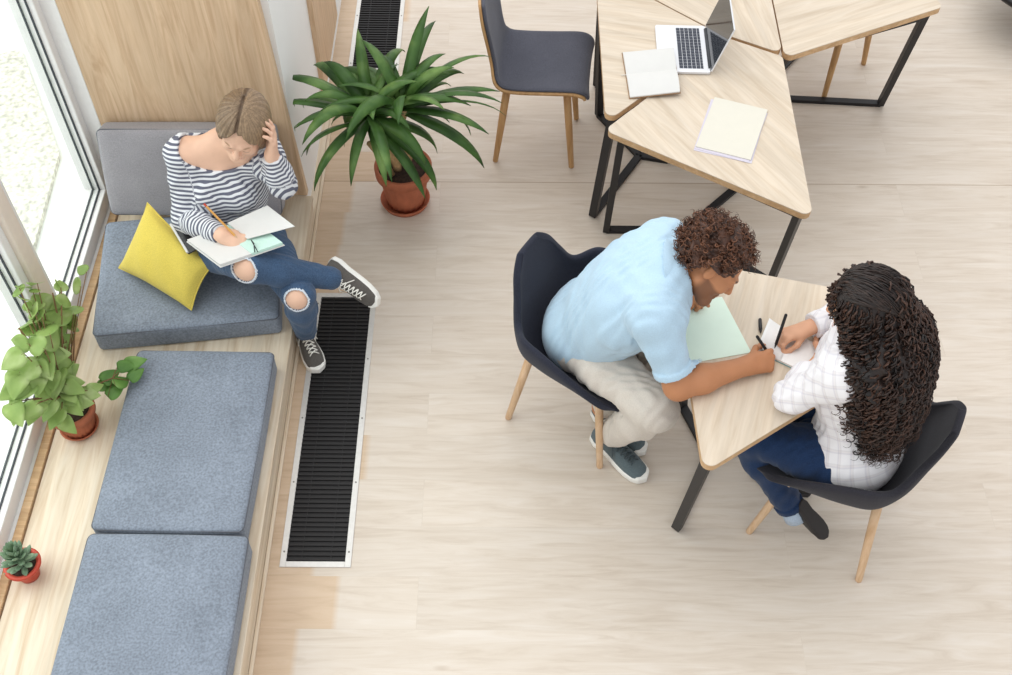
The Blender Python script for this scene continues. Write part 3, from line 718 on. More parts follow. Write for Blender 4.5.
for x, y, z, L in LV:
    x = max(x, -1.685)
    p = Vector((x, y, z)); h = (p-root); out = Vector((h.x, h.y, 0)).normalized() if Vector((h.x, h.y, 0)).length > .02 else Vector((0, -1, 0))
    d = (out+Vector((random.uniform(-.9, .9), random.uniform(-.9, .5), random.uniform(-.7, .1)))).normalized()
    nr = Vector((random.uniform(-.3, .7), random.uniform(-.9, .0), random.uniform(.4, 1)))
    L *= 1.08
    b = p-d*L*.5
    lf.grid(ovate(b, d, nr, L, L*.80, curl=random.uniform(.2, .7)))
    mid = root.lerp(b, .5)+Vector((0, 0, .05)); tw.tube([root, mid, b, b+d*L*.1], [.0034, .0026, .0016, .001], 5)
lf.build('foliage', M['leaf_light'], wpn, True, solid=.001)
tr = MB(); LV2 = [(-1.44,2.40,.33,.08),(-1.40,2.39,.31,.08),(-1.37,2.47,.315,.085),(-1.42,2.355,.30,.075),(-1.395,2.45,.32,.07),(-1.455,2.37,.31,.065),(-1.36,2.43,.30,.07)]
for x, y, z, L in LV2:
    p = Vector((x, y, z)); d = Vector((random.uniform(.2, 1), random.uniform(-.4, .8), random.uniform(-.3, .2))).normalized(); b = p-d*L*.5
    tr.grid(ovate(b, d, (random.uniform(-.3, .3), -.4, .9), L, L*.72)); tw.tube([root, (-1.49, 2.34, .345), (-1.43, 2.385, .335), b], [.003, .0026, .002, .0012], 5)
tr.build('trailing_shoot', M['leaf_mid'], wpn, True, solid=.001)
tw.tube([root, (-1.60, 2.33, .42), (-1.655, 2.36, .66)], [.0045, .004, .003], 6); tw.tube([root, (-1.58, 2.42, .42), (-1.60, 2.55, .62)], [.0045, .004, .003], 6)
tw.build('stem', M['twig'], wpn, True)

su = thing('potted_succulent', 'small grey-green succulent in a small red pot on the window bench', 'plant', (-1.612, 1.695, .15))
pot(su, (-1.612, 1.695, .15), .034, .050, .085, .016, M['red_pot'], .074, False)
sf = MB()
for k in range(34):
    az = k*2.4; s = k/34; el = R(80-75*s); d = Vector((math.cos(az)*math.cos(el), math.sin(az)*math.cos(el), math.sin(el)))
    b = Vector((-1.612, 1.695, .222))+Vector((0, 0, .085*(1-s)))+Vector((math.cos(az), math.sin(az), 0))*.008
    L = random.uniform(.042, .062); sd = Vector((-math.sin(az), math.cos(az), 0)); nn = sd.cross(d); P = []
    pts = [b+d*L*q-nn*.006*q*q*0 for q in (0, .2, .45, .7, .88, 1)]; rr = (.003, .007, .0105, .0105, .0065, .001)
    rings = []
    for p, r in zip(pts, rr): rings.append([p+sd*math.cos(a)*r+nn*math.sin(a)*r*.45 for a in [2*math.pi*i/8 for i in range(9)]])
    sf.grid(rings)
sf.tube([(-1.612, 1.695, .22), (-1.612, 1.695, .31)], .006, 6)
sf.build('foliage', M['leaf_grey'], su, True)

# ------------------------------------------------------------------ people: smooth implicit bodies, meshed with surface nets
A = lambda *p: np.array(p, np.float32)
def unit(v): v = np.asarray(v, np.float32); return v/np.linalg.norm(v)
def smin(a, b, k):
    if np.isscalar(k) and k <= 0: return np.minimum(a, b)
    h = np.maximum(k-np.abs(a-b), 0)/k
    return np.minimum(a, b)-h*h*k*.25
def smax(a, b, k): return -smin(-a, -b, k)
class Cone:
    def __init__(s, a, b, ra, rb, k=.03, flat=None, g='body'):
        s.a, s.b, s.ra, s.rb, s.k, s.g = A(*a), A(*b), ra, rb, k, g
        s.flat = None if flat is None else (unit(flat[0]), flat[1])
        s.lo = np.minimum(s.a, s.b)-max(ra, rb); s.hi = np.maximum(s.a, s.b)+max(ra, rb)
    def d(s, P, grow=0):
        q = P-s.a; ab = s.b-s.a
        t = np.clip(q@ab/max(1e-9, float(ab@ab)), 0, 1); q = q-t[:, None]*ab
        if s.flat is not None:
            ax, f = s.flat; q = q+ax*((q@ax)*(1/f-1))[:, None]
            return (np.sqrt((q*q).sum(1))-(s.ra+(s.rb-s.ra)*t))*(.5+.5*f)-grow
        return np.sqrt((q*q).sum(1))-(s.ra+(s.rb-s.ra)*t)-grow
    def t(s, P):
        ab = s.b-s.a; return (P-s.a)@ab/max(1e-9, float(ab@ab))*float(np.linalg.norm(ab))
class Ell:
    def __init__(s, c, r, F=None, k=.03, g='body'):
        s.c, s.r, s.k, s.g = A(*c), A(*r), k, g; s.F = np.eye(3, dtype=np.float32) if F is None else F
        m = float(max(r)); s.lo = s.c-m; s.hi = s.c+m
    def d(s, P, grow=0):
        q = (P-s.c)@s.F.T; r = s.r+grow
        k0 = np.sqrt(((q/r)**2).sum(1)); k1 = np.sqrt(((q/(r*r))**2).sum(1))
        return np.where(k1 > 1e-6, k0*(k0-1)/np.maximum(k1, 1e-6), -r.min())
def frame(right, fwd):
    """rows: right, forward, up"""
    f = unit(fwd); r = np.asarray(right, np.float32); r = unit(r-f*(r@f)); return np.stack([r, f, np.cross(r, f)]).astype(np.float32)
def union(prims, grow=0):
    def f(P):
        d = None
        for p in prims:
            x = p.d(P, grow); d = x if d is None else smin(d, x, p.k)
        return d
    return f
def bounds(prims, pad):
    return np.min([p.lo for p in prims], 0)-pad, np.max([p.hi for p in prims], 0)+pad
def nets(f, lo, hi, h):
    """surface nets over a sparse grid of 8-cell blocks"""
    lo = np.asarray(lo, np.float32); B = 8
    nb = np.maximum(1, np.ceil((np.asarray(hi)-lo)/(h*B)).astype(int)); n = nb*B
    bi = np.stack(np.meshgrid(*[np.arange(k) for k in nb], indexing='ij'), -1).reshape(-1, 3)
    bc = lo+(bi*B+(B-1)/2).astype(np.float32)*h
    dc = np.concatenate([f(c) for c in np.array_split(bc, max(1, len(bc)//60000+1))])
    D = np.repeat(np.repeat(np.repeat(np.where(dc > 0, 1, -1).astype(np.float32).reshape(nb), B, 0), B, 1), B, 2)
    keep = np.abs(dc) < B*h*.9+.012
    loc = np.stack(np.meshgrid(*[np.arange(B)]*3, indexing='ij'), -1).reshape(-1, 3)
    kb = bi[keep]
    for ch in np.array_split(kb, max(1, len(kb)//300+1)):
        if not len(ch): continue
        idx = (ch[:, None, :]*B+loc[None]).reshape(-1, 3)
        D[idx[:, 0], idx[:, 1], idx[:, 2]] = f(lo+idx.astype(np.float32)*h)
    S = D < 0
    c = [(i, j, k) for i in (0, 1) for j in (0, 1) for k in (0, 1)]
    sl = lambda X, o: X[o[0]:X.shape[0]-1+o[0], o[1]:X.shape[1]-1+o[1], o[2]:X.shape[2]-1+o[2]]
    cnt = sum(sl(S, o).astype(np.int8) for o in c); act = (cnt > 0) & (cnt < 8)
    ci = np.argwhere(act); vid = np.full(act.shape, -1, np.int32); vid[act] = np.arange(len(ci))
    val = {o: D[ci[:, 0]+o[0], ci[:, 1]+o[1], ci[:, 2]+o[2]] for o in c}
    acc = np.zeros((len(ci), 3), np.float32); num = np.zeros(len(ci), np.float32)
    for a in c:
        for ax in range(3):
            if a[ax]: continue
            b = list(a); b[ax] = 1; b = tuple(b); va, vb = val[a], val[b]; x = (va < 0) != (vb < 0)
            t = np.where(x, va/np.where(np.abs(va-vb) < 1e-12, 1, va-vb), 0)
            p = np.tile(np.array(a, np.float32), (len(ci), 1)); p[:, ax] = t
            acc += p*x[:, None]; num += x
    V = lo+(ci+acc/num[:, None])*h
    Q = []
    for ax in range(3):
        u, v = (ax+1) % 3, (ax+2) % 3
        s0 = [slice(None)]*3; s1 = [slice(None)]*3; s0[ax] = slice(0, -1); s1[ax] = slice(1, None)
        a, b = S[tuple(s0)], S[tuple(s1)]
        for flip, msk in ((False, a & ~b), (True, ~a & b)):
            e = np.argwhere(msk); e = e[(e[:, u] > 0) & (e[:, v] > 0) & (e[:, u] < S.shape[u]-1) & (e[:, v] < S.shape[v]-1)]
            if not len(e): continue
            def g(du, dv):
                q = e.copy(); q[:, u] -= du; q[:, v] -= dv; return vid[q[:, 0], q[:, 1], q[:, 2]]
            quad = np.stack([g(1, 1), g(0, 1), g(0, 0), g(1, 0)], 1)
            Q.append(quad[:, ::-1] if flip else quad)
    return V.astype(np.float32), np.concatenate(Q)
def np_mesh(name, V, Q):
    me = bpy.data.meshes.new(name); me.vertices.add(len(V)); me.vertices.foreach_set('co', V.astype(np.float32).ravel())
    me.loops.add(Q.size); me.loops.foreach_set('vertex_index', Q.astype(np.int32).ravel())
    me.polygons.add(len(Q)); me.polygons.foreach_set('loop_start', np.arange(0, Q.size, 4, dtype=np.int32))
    me.update(calc_edges=True); me.validate(); return me
def add_attr(me, name, typ, data):
    a = me.attributes.new(name, typ, 'POINT'); a.data.foreach_set('color' if typ == 'FLOAT_COLOR' else 'value', np.asarray(data, np.float32).ravel())
def build_sdf(name, f, lo, hi, h, mat, parent, col=None, stripe=None):
    V, Q = nets(f, lo, hi, h); me = np_mesh(name, V, Q)
    if col is not None: add_attr(me, 'Col', 'FLOAT_COLOR', col(V))
    if stripe is not None: add_attr(me, 'stripe', 'FLOAT', stripe(V))
    return link(name, me, mat, parent, True)
def body_mesh(f, lo, hi, h, fine, mat, parent, col):
    """one skin mesh: coarse everywhere, finer inside the boxes in `fine` (head, hands)"""
    V, Q = nets(f, lo, hi, h); C = V[Q].mean(1); drop = np.zeros(len(Q), bool)
    for a, b, hh in fine: drop |= ((C > np.asarray(a)+1.2*h) & (C < np.asarray(b)-1.2*h)).all(1)
    VV, QQ = [V], [Q[~drop]]; n = len(V)
    for a, b, hh in fine:
        v, q = nets(f, a, b, hh); c = v[q].mean(1); m = ((c > np.asarray(a)+.004) & (c < np.asarray(b)-.004)).all(1)
        VV.append(v); QQ.append(q[m]+n); n += len(v)
    V = np.concatenate(VV); Q = np.concatenate(QQ); used = np.zeros(len(V), bool); used[Q.ravel()] = True
    mp = np.cumsum(used)-1; V = V[used]; Q = mp[Q]
    me = np_mesh('body', V, Q); add_attr(me, 'Col', 'FLOAT_COLOR', col(V)); return link('body', me, mat, parent, True)
def wrinkle(P, amp, s=1.0, ph=0.0):
    x, y, z = P[:, 0]*s, P[:, 1]*s, P[:, 2]*s
    a = np.sin(38*x+14*np.sin(17*y+ph)+9*z+ph)*np.sin(21*z-11*x+3*np.sin(23*x+ph))
    b = np.sin(61*y+27*z+6*np.sin(19*x-ph)+2*ph)
    return amp*(a+.5*b)
def plane(P, p, n): return (P-A(*p))@unit(n)

def limb(pr, a, b, r0, r1, bulge, g, k=.025, at=.35):
    a, b = A(*a), A(*b); mid = a+(b-a)*at
    pr += [Cone(a, mid, r0, bulge, k, g=g), Cone(mid, b, bulge, r1, k, g=g)]
def hand(pr, W, D, N, T, curls, thumb, s=1.0, g='hand'):
    """W wrist, D towards the knuckles, N out of the palm, T towards the thumb side"""
    D = unit(D); N = unit(np.asarray(N)-D*(np.asarray(N)@D)); T0 = np.cross(N, D); T = T0 if T0@np.asarray(T) > 0 else -T0
    W = A(*W)
    for i, o in enumerate((.026, .009, -.009, -.025)):
        pr.append(Cone(W+T*(o*.55*s), W+D*((.086-.006*abs(i-1))*s)+T*(o*s)+N*(.002*s), .0145*s, .0108*s, .014, g=g))
    pr.append(Cone(W-D*.012*s, W+D*.045*s, .021*s, .024*s, .02, (N, .62), g=g))
    L = (.070, .078, .073, .056); tip = None
    for i, o in enumerate((.0275, .0095, -.0095, -.027)):
        p = W+D*((.085-.006*abs(i-1))*s)+T*(o*s); ang = 0; sp = (.10, .02, -.05, -.12)[i]
        for j, (fr, r) in enumerate(((.46, .0088), (.30, .0080), (.26, .0070))):
            ang += R(curls[i][j]); d = unit(D*math.cos(ang)+N*math.sin(ang)+T*sp*math.cos(ang)); q = p+d*(L[i]*fr*s)
            pr.append(Cone(p, q, r*s*(1.04-.06*(i == 3)), (r-.0006)*s, .0035 if j else .009, g=g)); p = q
        if i == 0: tip = p
    p = W+D*.022*s+T*.026*s+N*.006*s
    pr.append(Cone(W+D*.012*s+T*.012*s, p+D*.012*s, .016*s, .0145*s, .014, g=g))
    for (cd_, ct, cn), l, r in zip(thumb, (.042, .032, .025), (.0115, .0098, .0088)):
        d = unit(D*cd_+T*ct+N*cn); q = p+d*(l*s); pr.append(Cone(p, q, r*s, (r-.001)*s, .006, g=g)); p = q
    return tip, p

def head(pr, H, right, fwd, s=1.0, male=False):
    F = frame(right, fwd); H = A(*H); w = lambda x, y, z: H+(A(x, y, z)*s)@F
    E = lambda c, r, k=.02: pr.append(Ell(w(*c), A(*r)*s, F, k, 'head'))
    K = lambda a, b, r0, r1, k=.012: pr.append(Cone(w(*a), w(*b), r0*s, r1*s, k, g='head'))
    E((0, -.014, .032), (.0745, .094, .082)); E((0, .030, -.030), (.060, .058, .074), .03)
    for x in (-1, 1):
        K((x*.050, -.004, -.052), (x*.014, .068, -.096), .017, .016, .03)
        E((x*.040, .064, -.020), (.020, .018, .020), .025)
    K((-.012, .074, -.100), (.012, .074, -.100), .0155 if not male else .018, .0155 if not male else .018, .025)
    K((0, .086, .016), (0, .109, -.022), .0075, .0105, .012)
    for x in (-1, 1): E((x*.0105, .097, -.026), (.0085, .010, .0075), .008)
    for x in (-1, 1):
        K((x*.016, .086, .024), (x*.046, .070, .024), .010, .008, .014)
        E((x*.031, .075, .004), (.0145, .0135, .0125), .004)
        E((x*.080, -.012, -.004), (.0075, .018, .030), .008); K((x*.083, -.022, .014), (x*.085, -.022, -.010), .006, .005, .006)
    K((-.018, .085, -.056), (.018, .085, -.056), .0062, .0062, .006); K((-.006, .091, -.054), (.006, .091, -.054), .0055, .0055, .006)
    K((-.014, .085, -.067), (.014, .085, -.067), .0068, .0068, .006)
    return F, w
def paint(V, base, H, F, lip, brow, s=1.0, beard=None, lash=(40, 30, 28)):
    """skin with its lips, brows, lashes (and beard)"""
    C = np.tile(np.array(lin(base), np.float32), (len(V), 1)); q = ((V-A(*H))@F.T)/s
    def m(c, r, soft=.5):
        d = np.sqrt((((np.stack([np.abs(q[:, 0]), q[:, 1], q[:, 2]], 1)-A(*c))/A(*r))**2).sum(1)); return np.clip((1-d)/soft, 0, 1)[:, None]
    def put(mask, rgb): 
        nonlocal C; C = C*(1-mask)+np.array(lin(rgb), np.float32)*mask
    if beard is not None:
        b = ((q[:, 1] > -.02) & (q[:, 2] < -.028) & (np.abs(q[:, 0]) < .09) & (q[:, 1] < .13)).astype(np.float32)
        b *= np.clip((-.030-q[:, 2]+.25*np.maximum(0, .05-q[:, 1]))/.012, 0, 1)*np.clip((q[:, 2]+.128)/.012, 0, 1)*np.clip((q[:, 1]+.012)/.02, 0, 1)
        put((b*.62)[:, None], beard)
    put(m((.0, .090, -.061), (.022, .02, .012))*.85, lip)
    put(m((.032, .080, .0275), (.020, .018, .0055)), brow); put(m((.031, .087, -.0035), (.0145, .012, .0042)), lash)
    return C

def shoe_local(rows, origin):
    """rows: side, toe, up unit vectors; returns local->world"""
    F = np.stack(rows).astype(np.float32); O = A(*origin); return F, lambda x, y, z: O+A(x, y, z)@F
def shoe(name, parent, heel, toe_dir, up_dir, L, mats, laces=True, label=None, high=.0):
    """origin under the heel, on the sole plane"""
    t = unit(toe_dir); u = unit(np.asarray(up_dir)-t*(np.asarray(up_dir)@t)); sd = np.cross(t, u); k = L/.27
    F, w = shoe_local((sd, t, u), heel); O = A(*heel)
    loc = lambda P: ((P-O)@F.T)/k
    def outline(q, grow=0):
        y = q[:, 1]; hw = np.interp(y, [-.01, .0, .03, .08, .15, .19, .23, .255, .27], [0, .022, .033, .032, .042, .045, .041, .028, .0])
        a = np.abs(q[:, 0]-np.interp(y, [0, .1, .27], [0, 0, .008]))-hw-grow
        return np.maximum(a, np.maximum(-.004-grow-y, y-.268-grow))*.8
    def upper(P):
        q = loc(P); z = q[:, 2]; y = q[:, 1]
        top = np.interp(y, [-.01, .0, .05, .10, .15, .20, .24, .27], [.085, .095, .092, .085, .066, .052, .042, .02])
        shrink = np.clip((z-.02)/.09, 0, 1)**1.6*.016
        d = smax(outline(q, -.002)+shrink*.9, (z-top)*.85, .022); d = np.maximum(d, .012-z)
        return d*k
    def sole(P):
        q = loc(P); z = q[:, 2]
        return smax(outline(q, .003), np.maximum(z-.026-.006*(q[:, 1] > .24), -z), .006)*k
    c = [w(x*.06*k, y*k, z*k) for x in (-1, 1) for y in (-.02, .29) for z in (-.01, .12)]
    lo, hi = np.min(c, 0)-.005, np.max(c, 0)+.005
    o = build_sdf(name, upper, lo, hi, .0035, M[mats[0]], parent)
    if label: o['label'] = label
    build_sdf('sole', sole, lo, hi, .003, M[mats[1]], o)
    if laces:
        mb = MB()
        topz = lambda y: np.interp(y, [.06, .10, .15, .20], [.090, .085, .066, .052])+.004
        for i in range(6):
            y = .095+.018*i; z = topz(y); 
            for s in (-1, 1):
                pts = [w(s*.022*k, y*k, (z-.009)*k), w(s*.010*k, (y+.004)*k, (z+.002)*k), w(-s*.010*k, (y+.012)*k, (topz(y+.012)+.002)*k), w(-s*.022*k, (y+.017)*k, (topz(y+.017)-.009)*k)]
                mb.tube(pts, .0026*k, 6)
        for s in (-1, 1):
            mb.tube([w(0, .09*k, .094*k), w(s*.018*k, .085*k, .102*k), w(s*.034*k, .095*k, .088*k), w(s*.016*k, .098*k, .092*k), w(0, .09*k, .094*k)], .0022*k, 6)
            mb.tube([w(0, .09*k, .094*k), w(s*.03*k, .115*k, .085*k), w(s*.044*k, .13*k, .055*k)], .002*k, 6)
        mb.build('laces', M[mats[2]], o, True)
    return o
def torso(pr, hr, hl, sr, sl, female=True, s=1.0, waist=.0):
    hr, hl, sr, sl = A(*hr), A(*hl), A(*sr), A(*sl); pm = (hr+hl)/2; sm = (sr+sl)/2; upv = unit(sm-pm)
    rh = unit(hr-hl); rs = unit(sr-sl); fh = unit(np.cross(upv, rh)); fs = unit(np.cross(upv, rs))
    FH = frame(rh, fh); FS = frame(rs, fs); ln = np.linalg.norm(sm-pm)
    pr.append(Ell(pm+upv*.03-fh*.012, A(.160 if female else .158, .112, .115)*s, FH, .04, 'torso'))
    pr.append(Ell(pm+upv*ln*.40, A(.125 if female else .142, .095 if female else .108, .15)*s, FH, .06, 'torso'))
    pr.append(Ell(pm+upv*ln*.70, A(.145 if female else .168, .102 if female else .118, .17)*s, FS, .06, 'torso'))
    pr.append(Cone(sr-rs*.02, sl+rs*.02, .055*s, .055*s, .05, g='torso'))
    if female:
        for x in (-1, 1): pr.append(Ell(pm+upv*ln*.68+fs*.075+rs*x*.062, A(.058, .052, .06)*s, FS, .035, 'torso'))
    return pm, sm, upv, fs, rs, fh
class Figure:
    """a figure: trunk (with neck and head), two arms with hands, two legs; each blends only at its own joint"""
    def __init__(s, sh): s.tr = []; s.arm = [[], []]; s.leg = [[], []]; s.sh = sh; s.hand = [[], []]; s.hd = []
    def trunk(s, P, g=0): return union(s.tr, g)(P)
    def kk(s, P, i): return np.clip(.05-.30*np.maximum(0, np.linalg.norm(P-s.sh[i], axis=1)-.07), .004, .05)
    def sleeve(s, P, i, g=0): return union(s.arm[i], g)(P)
    def skin(s, P, inset=0.0):
        d = smin(s.trunk(P), union(s.hd)(P), .025)
        for i in (0, 1):
            a = union(s.arm[i]+s.hand[i])(P); d = smin(d, a, s.kk(P, i))
        for i in (0, 1): d = smin(d, union(s.leg[i])(P), .004)
        return d
    def all(s): return s.tr+s.hd+s.arm[0]+s.arm[1]+s.hand[0]+s.hand[1]+s.leg[0]+s.leg[1]
    def shirt(s, P, g, cuffs, cut=None, wr=.0028, ph=0., loose=0.):
        """cuffs: per arm (point, outward axis) where the sleeve ends"""
        w_ = wrinkle(P, wr, 1.0, ph); d = s.trunk(P, g+loose)
        for i in (0, 1):
            a = union(s.arm[i], g)(P); p, n = cuffs[i]; a = smax(a, (P-A(*p))@unit(n), .003); d = smin(d, a, s.kk(P, i))
        return d-w_
    def trousers(s, P, g, pelvis, cuffs, waist, wr=.0022, ph=2.):
        d = pelvis.d(P, g)
        for i in (0, 1):
            l = union(s.leg[i], g)(P); p, n = cuffs[i]; l = smax(l, (P-A(*p))@unit(n), .003); d = smin(d, l, np.clip(.06-.3*np.maximum(0, np.linalg.norm(P-pelvis.c, axis=1)-.12), .004, .06))
        d = d-wrinkle(P, wr, 1.1, ph); wp, wn = waist
        return np.where(np.linalg.norm(P-pelvis.c, axis=1) < .21, np.maximum(d, plane(P, wp, wn)), d)
def curls(mb, start, path_fn, n_turn, amp, r, seg, ph):
    pts = []
    for i in range(seg+1):
        t = i/seg; p, a, b = path_fn(t); th = ph+2*math.pi*n_turn*t; e = amp*min(1, t*5)
        pts.append(p+a*(math.cos(th)*e)+b*(math.sin(th)*e))
    mb.tube([Vector(p) for p in pts], [r*(1 if i < seg else .4) for i in range(seg+1)], 5, caps=False)

# ---------- the woman on the bench
def bench_woman():
    t = thing('person', 'woman in a striped top and ripped jeans writing on the window bench', 'person', (-1.08, 3.05, .25))
    hr, hl = A(-1.18, 3.03, .355), A(-.985, 3.075, .345)
    sr, sl = A(-1.20, 3.09, .775), A(-.895, 3.085, .785)
    er, wr = A(-1.215, 2.965, .565), A(-1.030, 2.800, .652)
    el, wl = A(-.825, 2.990, .725), A(-.842, 2.985, .880)
    kr, kl = A(-.936, 2.72, .575), A(-.775, 2.705, .43)
    ar, al = A(-.665, 2.805, .41), A(-.800, 2.780, .11)
    Hc = A(-.938, 3.038, .955); fw_ = unit(A(-.16, -.92, -.36)); upH = A(.20, -.25, .93)
    B = Figure((sr, sl))
    pm, sm, upv, fs, rs, fh = torso(B.tr, hr, hl, sr, sl, True, .93)
    nb_ = sm+A(.005, .005, .045)
    for q in (sr, sl): B.tr.append(Cone(nb_+A(0, 0, .02), q+(nb_-q)*.25, .040, .048, .05, g='torso'))
    neck = Cone(nb_-A(0, 0, .03), Hc+A(.0, .02, -.055), .052, .048, .03, g='neck'); B.hd.append(neck)
    for i, (sh, e, w_) in enumerate(((sr, er, wr), (sl, el, wl))):
        B.arm[i].append(Ell(sh, A(.052, .052, .052), None, .04, 'arm')); limb(B.arm[i], sh, e, .047, .038, .044, 'arm'); limb(B.arm[i], e, w_, .038, .026, .037, 'fore')
    for i, (h_, k_, a_) in enumerate(((hr, kr, ar), (hl, kl, al))):
        B.leg[i].append(Ell(h_, A(.09, .09, .09), None, .05, 'leg')); limb(B.leg[i], h_, k_, .082, .054, .074, 'leg', .04); limb(B.leg[i], k_, a_, .052, .036, .051, 'shin', .02)
    rightv = unit(np.cross(fw_, upH))
    F, w = head(B.hd, Hc, rightv, fw_, .98)
    hand(B.hand[0], wr, (.80, -.25, -.20), (.25, .3, -.9), (.3, .85, .2), [(35, 45, 25), (48, 52, 30), (58, 58, 35), (62, 60, 35)], [(.75, .35, .5), (.9, -.05, .45), (.95, -.2, .3)], .92)
    hand(B.hand[1], wl, (.25, .10, .95), (-.92, -.1, .15), (0, .9, .1), [(12, 18, 12), (18, 25, 15), (22, 28, 18), (28, 30, 20)], [(.75, .55, .35), (.9, .25, .3), (.95, .1, .2)], .90)
    lo, hi = bounds(B.all(), .02)
    hb = [(Hc-.15, Hc+.15, .003), (wr-A(.05, .08, .09), wr+A(.15, .08, .06), .0024), (wl-A(.06, .08, .03), wl+A(.09, .08, .19), .0024)]
    body_mesh(B.skin, lo, hi, .006, hb, M['skin'], t, lambda V: paint(V, (228, 186, 160), Hc, F, (198, 120, 110), (172, 134, 106), .98, None, (112, 82, 68)))
    cuffs = [(wr-(wr-er)*.06, wr-er), (wl-(wl-el)*.08, wl-el)]
    scoop = Ell(nb_+rs*.014+fs*.040+A(0, 0, .016), (.140, .112, .080), frame(rs, fs))
    hem = pm+upv*.03
    def top(P):
        d = B.shirt(P, .010, cuffs, loose=.004)
        d = smax(d, -scoop.d(P), .006)
        d = np.where(np.hypot(P[:, 0]-nb_[0], P[:, 1]-nb_[1]) < .15, np.maximum(d, P[:, 2]-nb_[2]-.008), d)
        return smax(d, plane(P, hem, -upv), .004)
    seg = [(Cone(pm, sm, .12, .12), 0.0), (Cone(sr, er, .05, .05), .31), (Cone(er, wr, .04, .04), .62), (Cone(sl, el, .05, .05), .31), (Cone(el, wl, .04, .04), .62)]
    def stripe(V):
        ds = np.stack([s.d(V) for s, _ in seg]); i = ds.argmin(0); tt = np.stack([(s.t(V) if k else (V-pm)@unit(upv+.27*rs))+o for k, (s, o) in enumerate(seg)]); return tt[i, np.arange(len(V))]+.0025*np.sin(30*V[:, 0]+20*V[:, 1])+5
    a, b = bounds(B.tr+B.arm[0]+B.arm[1], .04); build_sdf('striped_top', top, a, b, .0045, M['striped'], t, stripe=stripe)
    pel = Ell(pm+upv*.02, A(.148, .105, .10), frame(rs, fh), .05)
    jc = [(ar+(ar-kr)*.10, ar-kr), (al+(al-kl)*.0, al-kl)]
    rip = [(kr+A(-.014, -.042, .022), .048), (kl+A(.000, -.044, .020), .043)]
    def jeans(P):
        d = B.trousers(P, .008, pel, jc, (pm+upv*.115, upv))
        for c, r in rip: d = smax(d, r-np.linalg.norm((P-c), axis=1), .004)
        return d
    a, b = bounds(B.leg[0]+B.leg[1]+[pel], .03); jo = build_sdf('jeans', jeans, a, b, .005, M['denim'], t)
    # the two torn knee holes have a pale frayed rim
    for c, r in rip:
        V, Q = nets(lambda P: np.maximum(np.maximum(np.abs(jeans(P))-.0016, np.abs(np.linalg.norm(P-c, axis=1)-r-.003)-.0035-.002*np.sin(P[:, 0]*700+P[:, 2]*500)), -B.skin(P)-.002), c-r-.02, c+r+.02, .002)
        me = np_mesh('frayed_rim', V, Q); link('frayed_rim', me, M['fray'], jo, True)
    # hair: chin-length bob with a middle part
    def hair(P):
        q = ((P-Hc)@F.T)/.98; x, y, z = q.T; ax = np.abs(x)
        d = smin(Ell((0, -.018, .040), (.097, .116, .099)).d(q), Ell((0, -.022, -.040), (.104, .094, .088)).d(q), .035)
        az = np.arctan2(x, y+.02)
        d = d-.0009*np.sin(22*az+9*np.sin(12*z)+40*x)-.0007*np.sin(57*az+25*z)
        d = d+.007*np.exp(-((x-.006)/.005)**2)*(z > .03)*(y > -.07)
        face = np.maximum(np.maximum(.034-y+.28*np.maximum(0, z-.03), ax-.066-.12*np.maximum(0, -z)+.80*np.maximum(0, z-.030)), z-.094)
        d = smax(d, -face, .010)
        d = smax(d, -.100-z+.004*np.sin(40*az), .006)
        neckcut = np.maximum(np.maximum(np.abs(x)-.045, -.075-y), z+.055); d = smax(d, -neckcut, .01)
        return d*.9
    def haircol(V):
        q = (V-Hc)@F.T; x, y, z = q.T; az = np.arctan2(x, y+.02)
        s = .46-.12*np.sign(x)*(z > -.06)+.10*np.sin(19*az+9*np.sin(12*z)+40*x)+.13*np.sin(47*az+21*z+60*y)+.16*np.sin(97*az-13*z+50*x); s = np.clip(s*1.0-.6*np.exp(-((x-.006)/.007)**2)*(z > .03), 0, 1)[:, None]
        return np.concatenate([(1-s)*np.array(lin((98, 78, 60)))[:3]+s*np.array(lin((168, 142, 112)))[:3], np.ones_like(s)], 1)
    build_sdf('hair', hair, Hc-.16, Hc+.16, .003, M['hair_attr'], t, col=haircol)
    d2 = unit(A(.68, -.45, -.40)); u2 = unit(A(-.35, -.75, .25))
    shoe('sneaker', t, (-.853, 2.872, .004), (.105, -.20, 0), (0, 0, 1), .25, ('suede', 'rubber_white', 'lace'))
    u2 = unit(u2-d2*(u2@d2)); hl_ = ar-d2*.05-u2*.085
    shoe('sneaker', t, hl_, d2, u2, .25, ('suede', 'rubber_white', 'lace'))
bench_woman()
# books and pencil on her lap
def lap_quad(name, pts, th, mat, parent, up_=(0, 0, 1), bevel=.001):
    n = (Vector(pts[1])-Vector(pts[0])).cross(Vector(pts[3])-Vector(pts[0])).normalized(); n = -n if n.z < 0 else n
    v = [Vector(p) for p in pts]; mb = MB(); mb.add(v+[p+n*th for p in v], [(3, 2, 1, 0), (4, 5, 6, 7)]+[(i, (i+1) % 4, 4+(i+1) % 4, 4+i) for i in range(4)])
    return mb.build(name, mat, parent, bevel=bevel)
pl_ = thing('spiral_planner', 'dark planner with a white edge under the notebook on the woman\'s lap', 'notebook', (-1.2, 2.9, .5))
lap_quad('cover', [(-1.29, 2.995, .49), (-1.195, 2.840, .50), (-1.08, 2.90, .535), (-1.17, 3.05, .525)], .006, M['ink'], pl_)
lap_quad('white_edge', [(-1.296, 2.998, .492), (-1.201, 2.843, .502), (-1.193, 2.846, .505), (-1.288, 3.001, .495)], .009, M['paper'], pl_)
ln_ = thing('lap_notebook', 'open notebook with pale mint page edges on the woman\'s lap', 'notebook', (-1.0, 2.85, .6))
bq = [(-1.178, 2.815, .597), (-1.022, 2.662, .630), (-.800, 2.757, .646), (-.952, 2.913, .616)]
